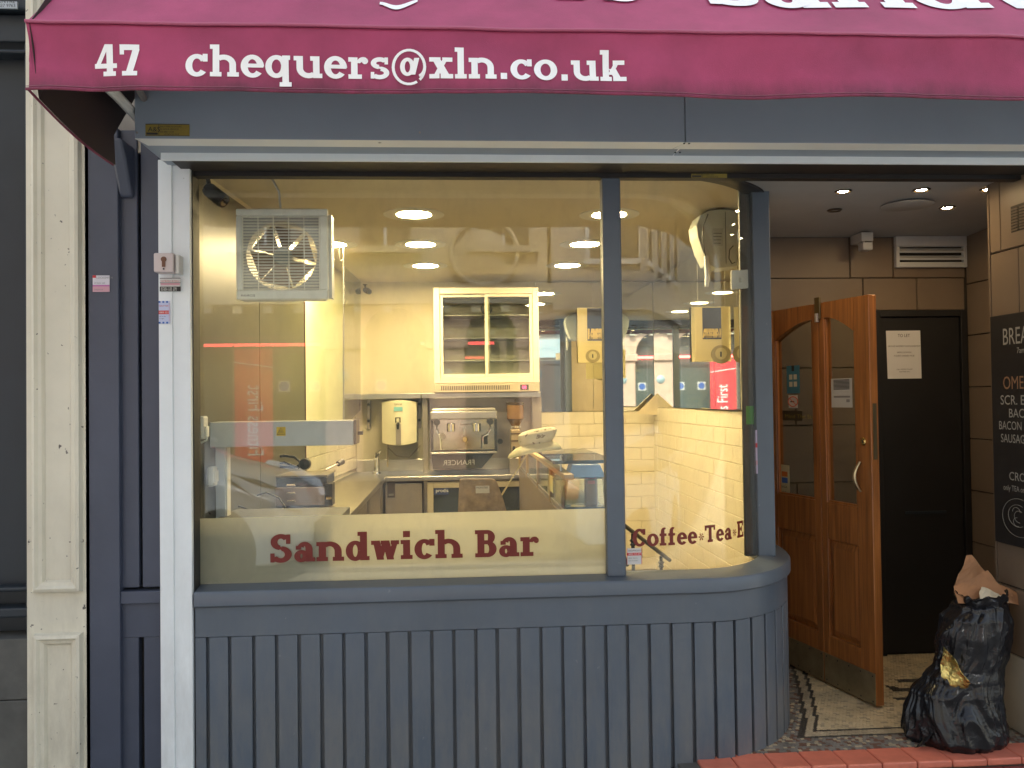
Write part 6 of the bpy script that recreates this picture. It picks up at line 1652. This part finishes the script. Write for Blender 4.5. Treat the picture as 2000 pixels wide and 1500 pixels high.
text_mesh('sign_lettering', '199 Street', ink, ob2, (2.6, YO+.102, 3.02), .34, xdir=(-1, 0, 0)).location
o_ = [q_ for q_ in ob2.children if q_.name.startswith('sign_lettering')][0]; o_.location = o_.location+Vector((2.3, 0, 0))
for i in range(5):
    x = 2.7+i*2.6
    w_ = MB().box(x, x+.1, YO-.01, YO+.06, 0, 2.75).box(x+2.3, x+2.4, YO-.01, YO+.06, 0, 2.75).box(x+.1, x+2.3, YO-.01, YO+.06, 2.65, 2.75).box(x+1.1, x+1.16, YO-.01, YO+.05, 0, 2.65).build('shop_window', charcoal, ob2)
    MB().box(x+.1, x+2.3, YO-.015, YO+.01, 0, 2.65).build('pane', wdark, w_)
    for zz in (4.8, 7.8):
        w_ = MB().box(x+.4, x+.5, YO-.01, YO+.06, zz, zz+1.9).box(x+1.6, x+1.7, YO-.01, YO+.06, zz, zz+1.9).box(x+.35, x+1.75, YO-.01, YO+.1, zz-.12, zz).build('window', white_pc, ob2)
        MB().box(x+.5, x+1.6, YO-.015, YO+.01, zz, zz+1.9).build('pane', wdark, w_)
ob3 = thing('brick_building', 'brown brick building across the street at the far end', 'building', (-22, YO, -.12))
MB().box(-34, -14.1, YO-6, YO, -.12, 12).build('wall', mat('brown brick', (.22, .12, .08), .8, var=.15), ob3)
for i in range(5):
    for zz in (1.0, 4.5, 8):
        w_ = MB().box(-33+i*3.6, -32.9+i*3.6, YO, YO+.06, zz, zz+2).box(-31.6+i*3.6, -31.5+i*3.6, YO, YO+.06, zz, zz+2).build('window', white_pc, ob3)
        MB().box(-32.9+i*3.6, -31.6+i*3.6, YO, YO+.02, zz, zz+2).build('pane', wdark, w_)

# parked cars behind the photographer
tyre = mat('tyre', (.02, .02, .02), .8); cglass = mat('car glass', (.04, .06, .08), .04, spec=.8)
def car(label, x, y, paint, group):
    """nose towards +x"""
    c = thing('parked_car', label, 'car', (x, y, -.25), group)
    c.scale = (1, 1, 1.25 if x < 0 else 1.0)
    # side profile (x from the nose backwards, z)
    prof_ = [(0, .30), (.0, .52), (-.10, .70), (-.45, .86), (-1.05, .98), (-1.75, 1.34), (-2.2, 1.45), (-3.2, 1.44), (-3.85, 1.22), (-4.1, .98), (-4.2, .80), (-4.22, .35), (-4.1, .25), (-.1, .22)]
    NY = 10; vs = []
    n = len(prof_)
    for j in range(NY+1):
        v = -1+2*j/NY
        for (px_, pz) in prof_:
            wz = .86 if pz < .95 else .86-(pz-.95)*.42
            rx = px_-(.22*abs(v)**3 if px_ > -.5 else 0)+(.12*abs(v)**3 if px_ < -3.8 else 0)
            zz = pz-(.06*abs(v)**4 if pz > .8 else 0)
            vs.append((rx, v*wz, zz))
    fs = [(j*n+k, j*n+(k+1) % n, (j+1)*n+(k+1) % n, (j+1)*n+k) for j in range(NY) for k in range(n)]+[tuple(range(n)), tuple(NY*n+k for k in range(n))[::-1]]
    o = MB().add(vs, fs).build('body', paint, c, local=True, smooth=True, bevel=.02)
    for s_ in (-1, 1):
        g_ = MB()
        yy = lambda z_: s_*(.86-(z_-.95)*.42+.004)
        pts_ = [(-1.25, 1.00), (-1.80, 1.32), (-2.35, 1.39), (-2.35, 1.00)]
        g_.add([(a, yy(b_), b_) for a, b_ in pts_]+[(a, yy(b_)-s_*.01, b_) for a, b_ in pts_], [(0, 1, 2, 3), (4, 5, 6, 7), (0, 1, 5, 4), (1, 2, 6, 5), (2, 3, 7, 6), (3, 0, 4, 7)])
        pts_ = [(-2.43, 1.00), (-2.43, 1.39), (-3.2, 1.38), (-3.6, 1.24), (-3.65, 1.02)]
        m_ = MB().prism(pts_, lambda p_: (p_[0], yy(p_[1]), p_[1]), lambda p_: (p_[0], yy(p_[1])-s_*.01, p_[1]))
        g_.build('side_window', cglass, c, local=True); m_.build('side_window', cglass, c, local=True)
        hp = [(-.06, .60), (-.14, .73), (-.42, .85), (-.66, .90), (-.70, .87), (-.48, .74), (-.26, .62)]
        def sy(px_): return s_*(.86+.012)-(s_*.30*max(0, (px_+.40)/.40)**1.5 if px_ > -.40 else 0)
        h_ = MB().prism(hp, lambda p_: (p_[0]-.02+.03*(p_[0] > -.3), sy(p_[0]), p_[1]), lambda p_: (p_[0]-.06, sy(p_[0])-s_*.06, p_[1])).build('headlight', mat('headlight cover', (.62, .70, .80), .10, spec=.8), c, local=True, bevel=.01)
        MB().lathe((-.22, sy(-.22)+s_*.010, .70), [(0, .012*s_), (.05, .008*s_), (.065, 0)], 'y', 16).build('bulb', mat('headlight lens', (.5, .55, .6), .05), h_, local=True)
        MB().box(-4.20, -4.05, s_*.55, s_*.86, .72, .92).build('tail_light', mat('tail light red', (.5, .03, .03), .2), c, local=True, bevel=.02)
        for wx in (-.78, -3.35):
            w_ = MB().lathe((wx, s_*.80, .32), [(.20, -.10), (.30, -.10), (.32, -.07), (.32, .07), (.30, .10), (.20, .10)], 'y', 28).build('wheel', tyre, c, local=True, smooth=True)
            MB().lathe((wx, s_*.80, .32), [(0, s_*.07), (.06, s_*.075), (.19, s_*.09), (.205, s_*.10)], 'y', 20).build('rim', steel, w_, local=True, smooth=True)
        MB().box(-1.42, -1.30, s_*.86, s_*1.02, .98, 1.10).build('door_mirror', paint, c, local=True, bevel=.03)
    MB().add([(-1.10, -.72, 1.00), (-1.10, .72, 1.00), (-1.78, .62, 1.375), (-1.78, -.62, 1.375)], [(0, 1, 2, 3)]).build('windscreen', cglass, c, local=True)
    MB().box(-.012, .015, -.45, .45, .33, .48).build('grille', black, c, local=True, bevel=.01)
    MB().box(.001, .022, -.26, .26, .50, .60).build('number_plate', white_pl, c, local=True)
    return c
silver = mat('silver car paint', (.58, .64, .70), .3, metal=.0, coat=1.0)
blueg = mat('pale blue car paint', (.42, .55, .68), .25, metal=.0, coat=1.0)
car('silver parked car at the kerb, its headlight reflected in the shop window', -1.35, -5.15, silver, 'cars parked along the kerb')
car('pale blue parked car at the kerb, its roof seen in the shop mirror', 5.3, -5.95, blueg, 'cars parked along the kerb')
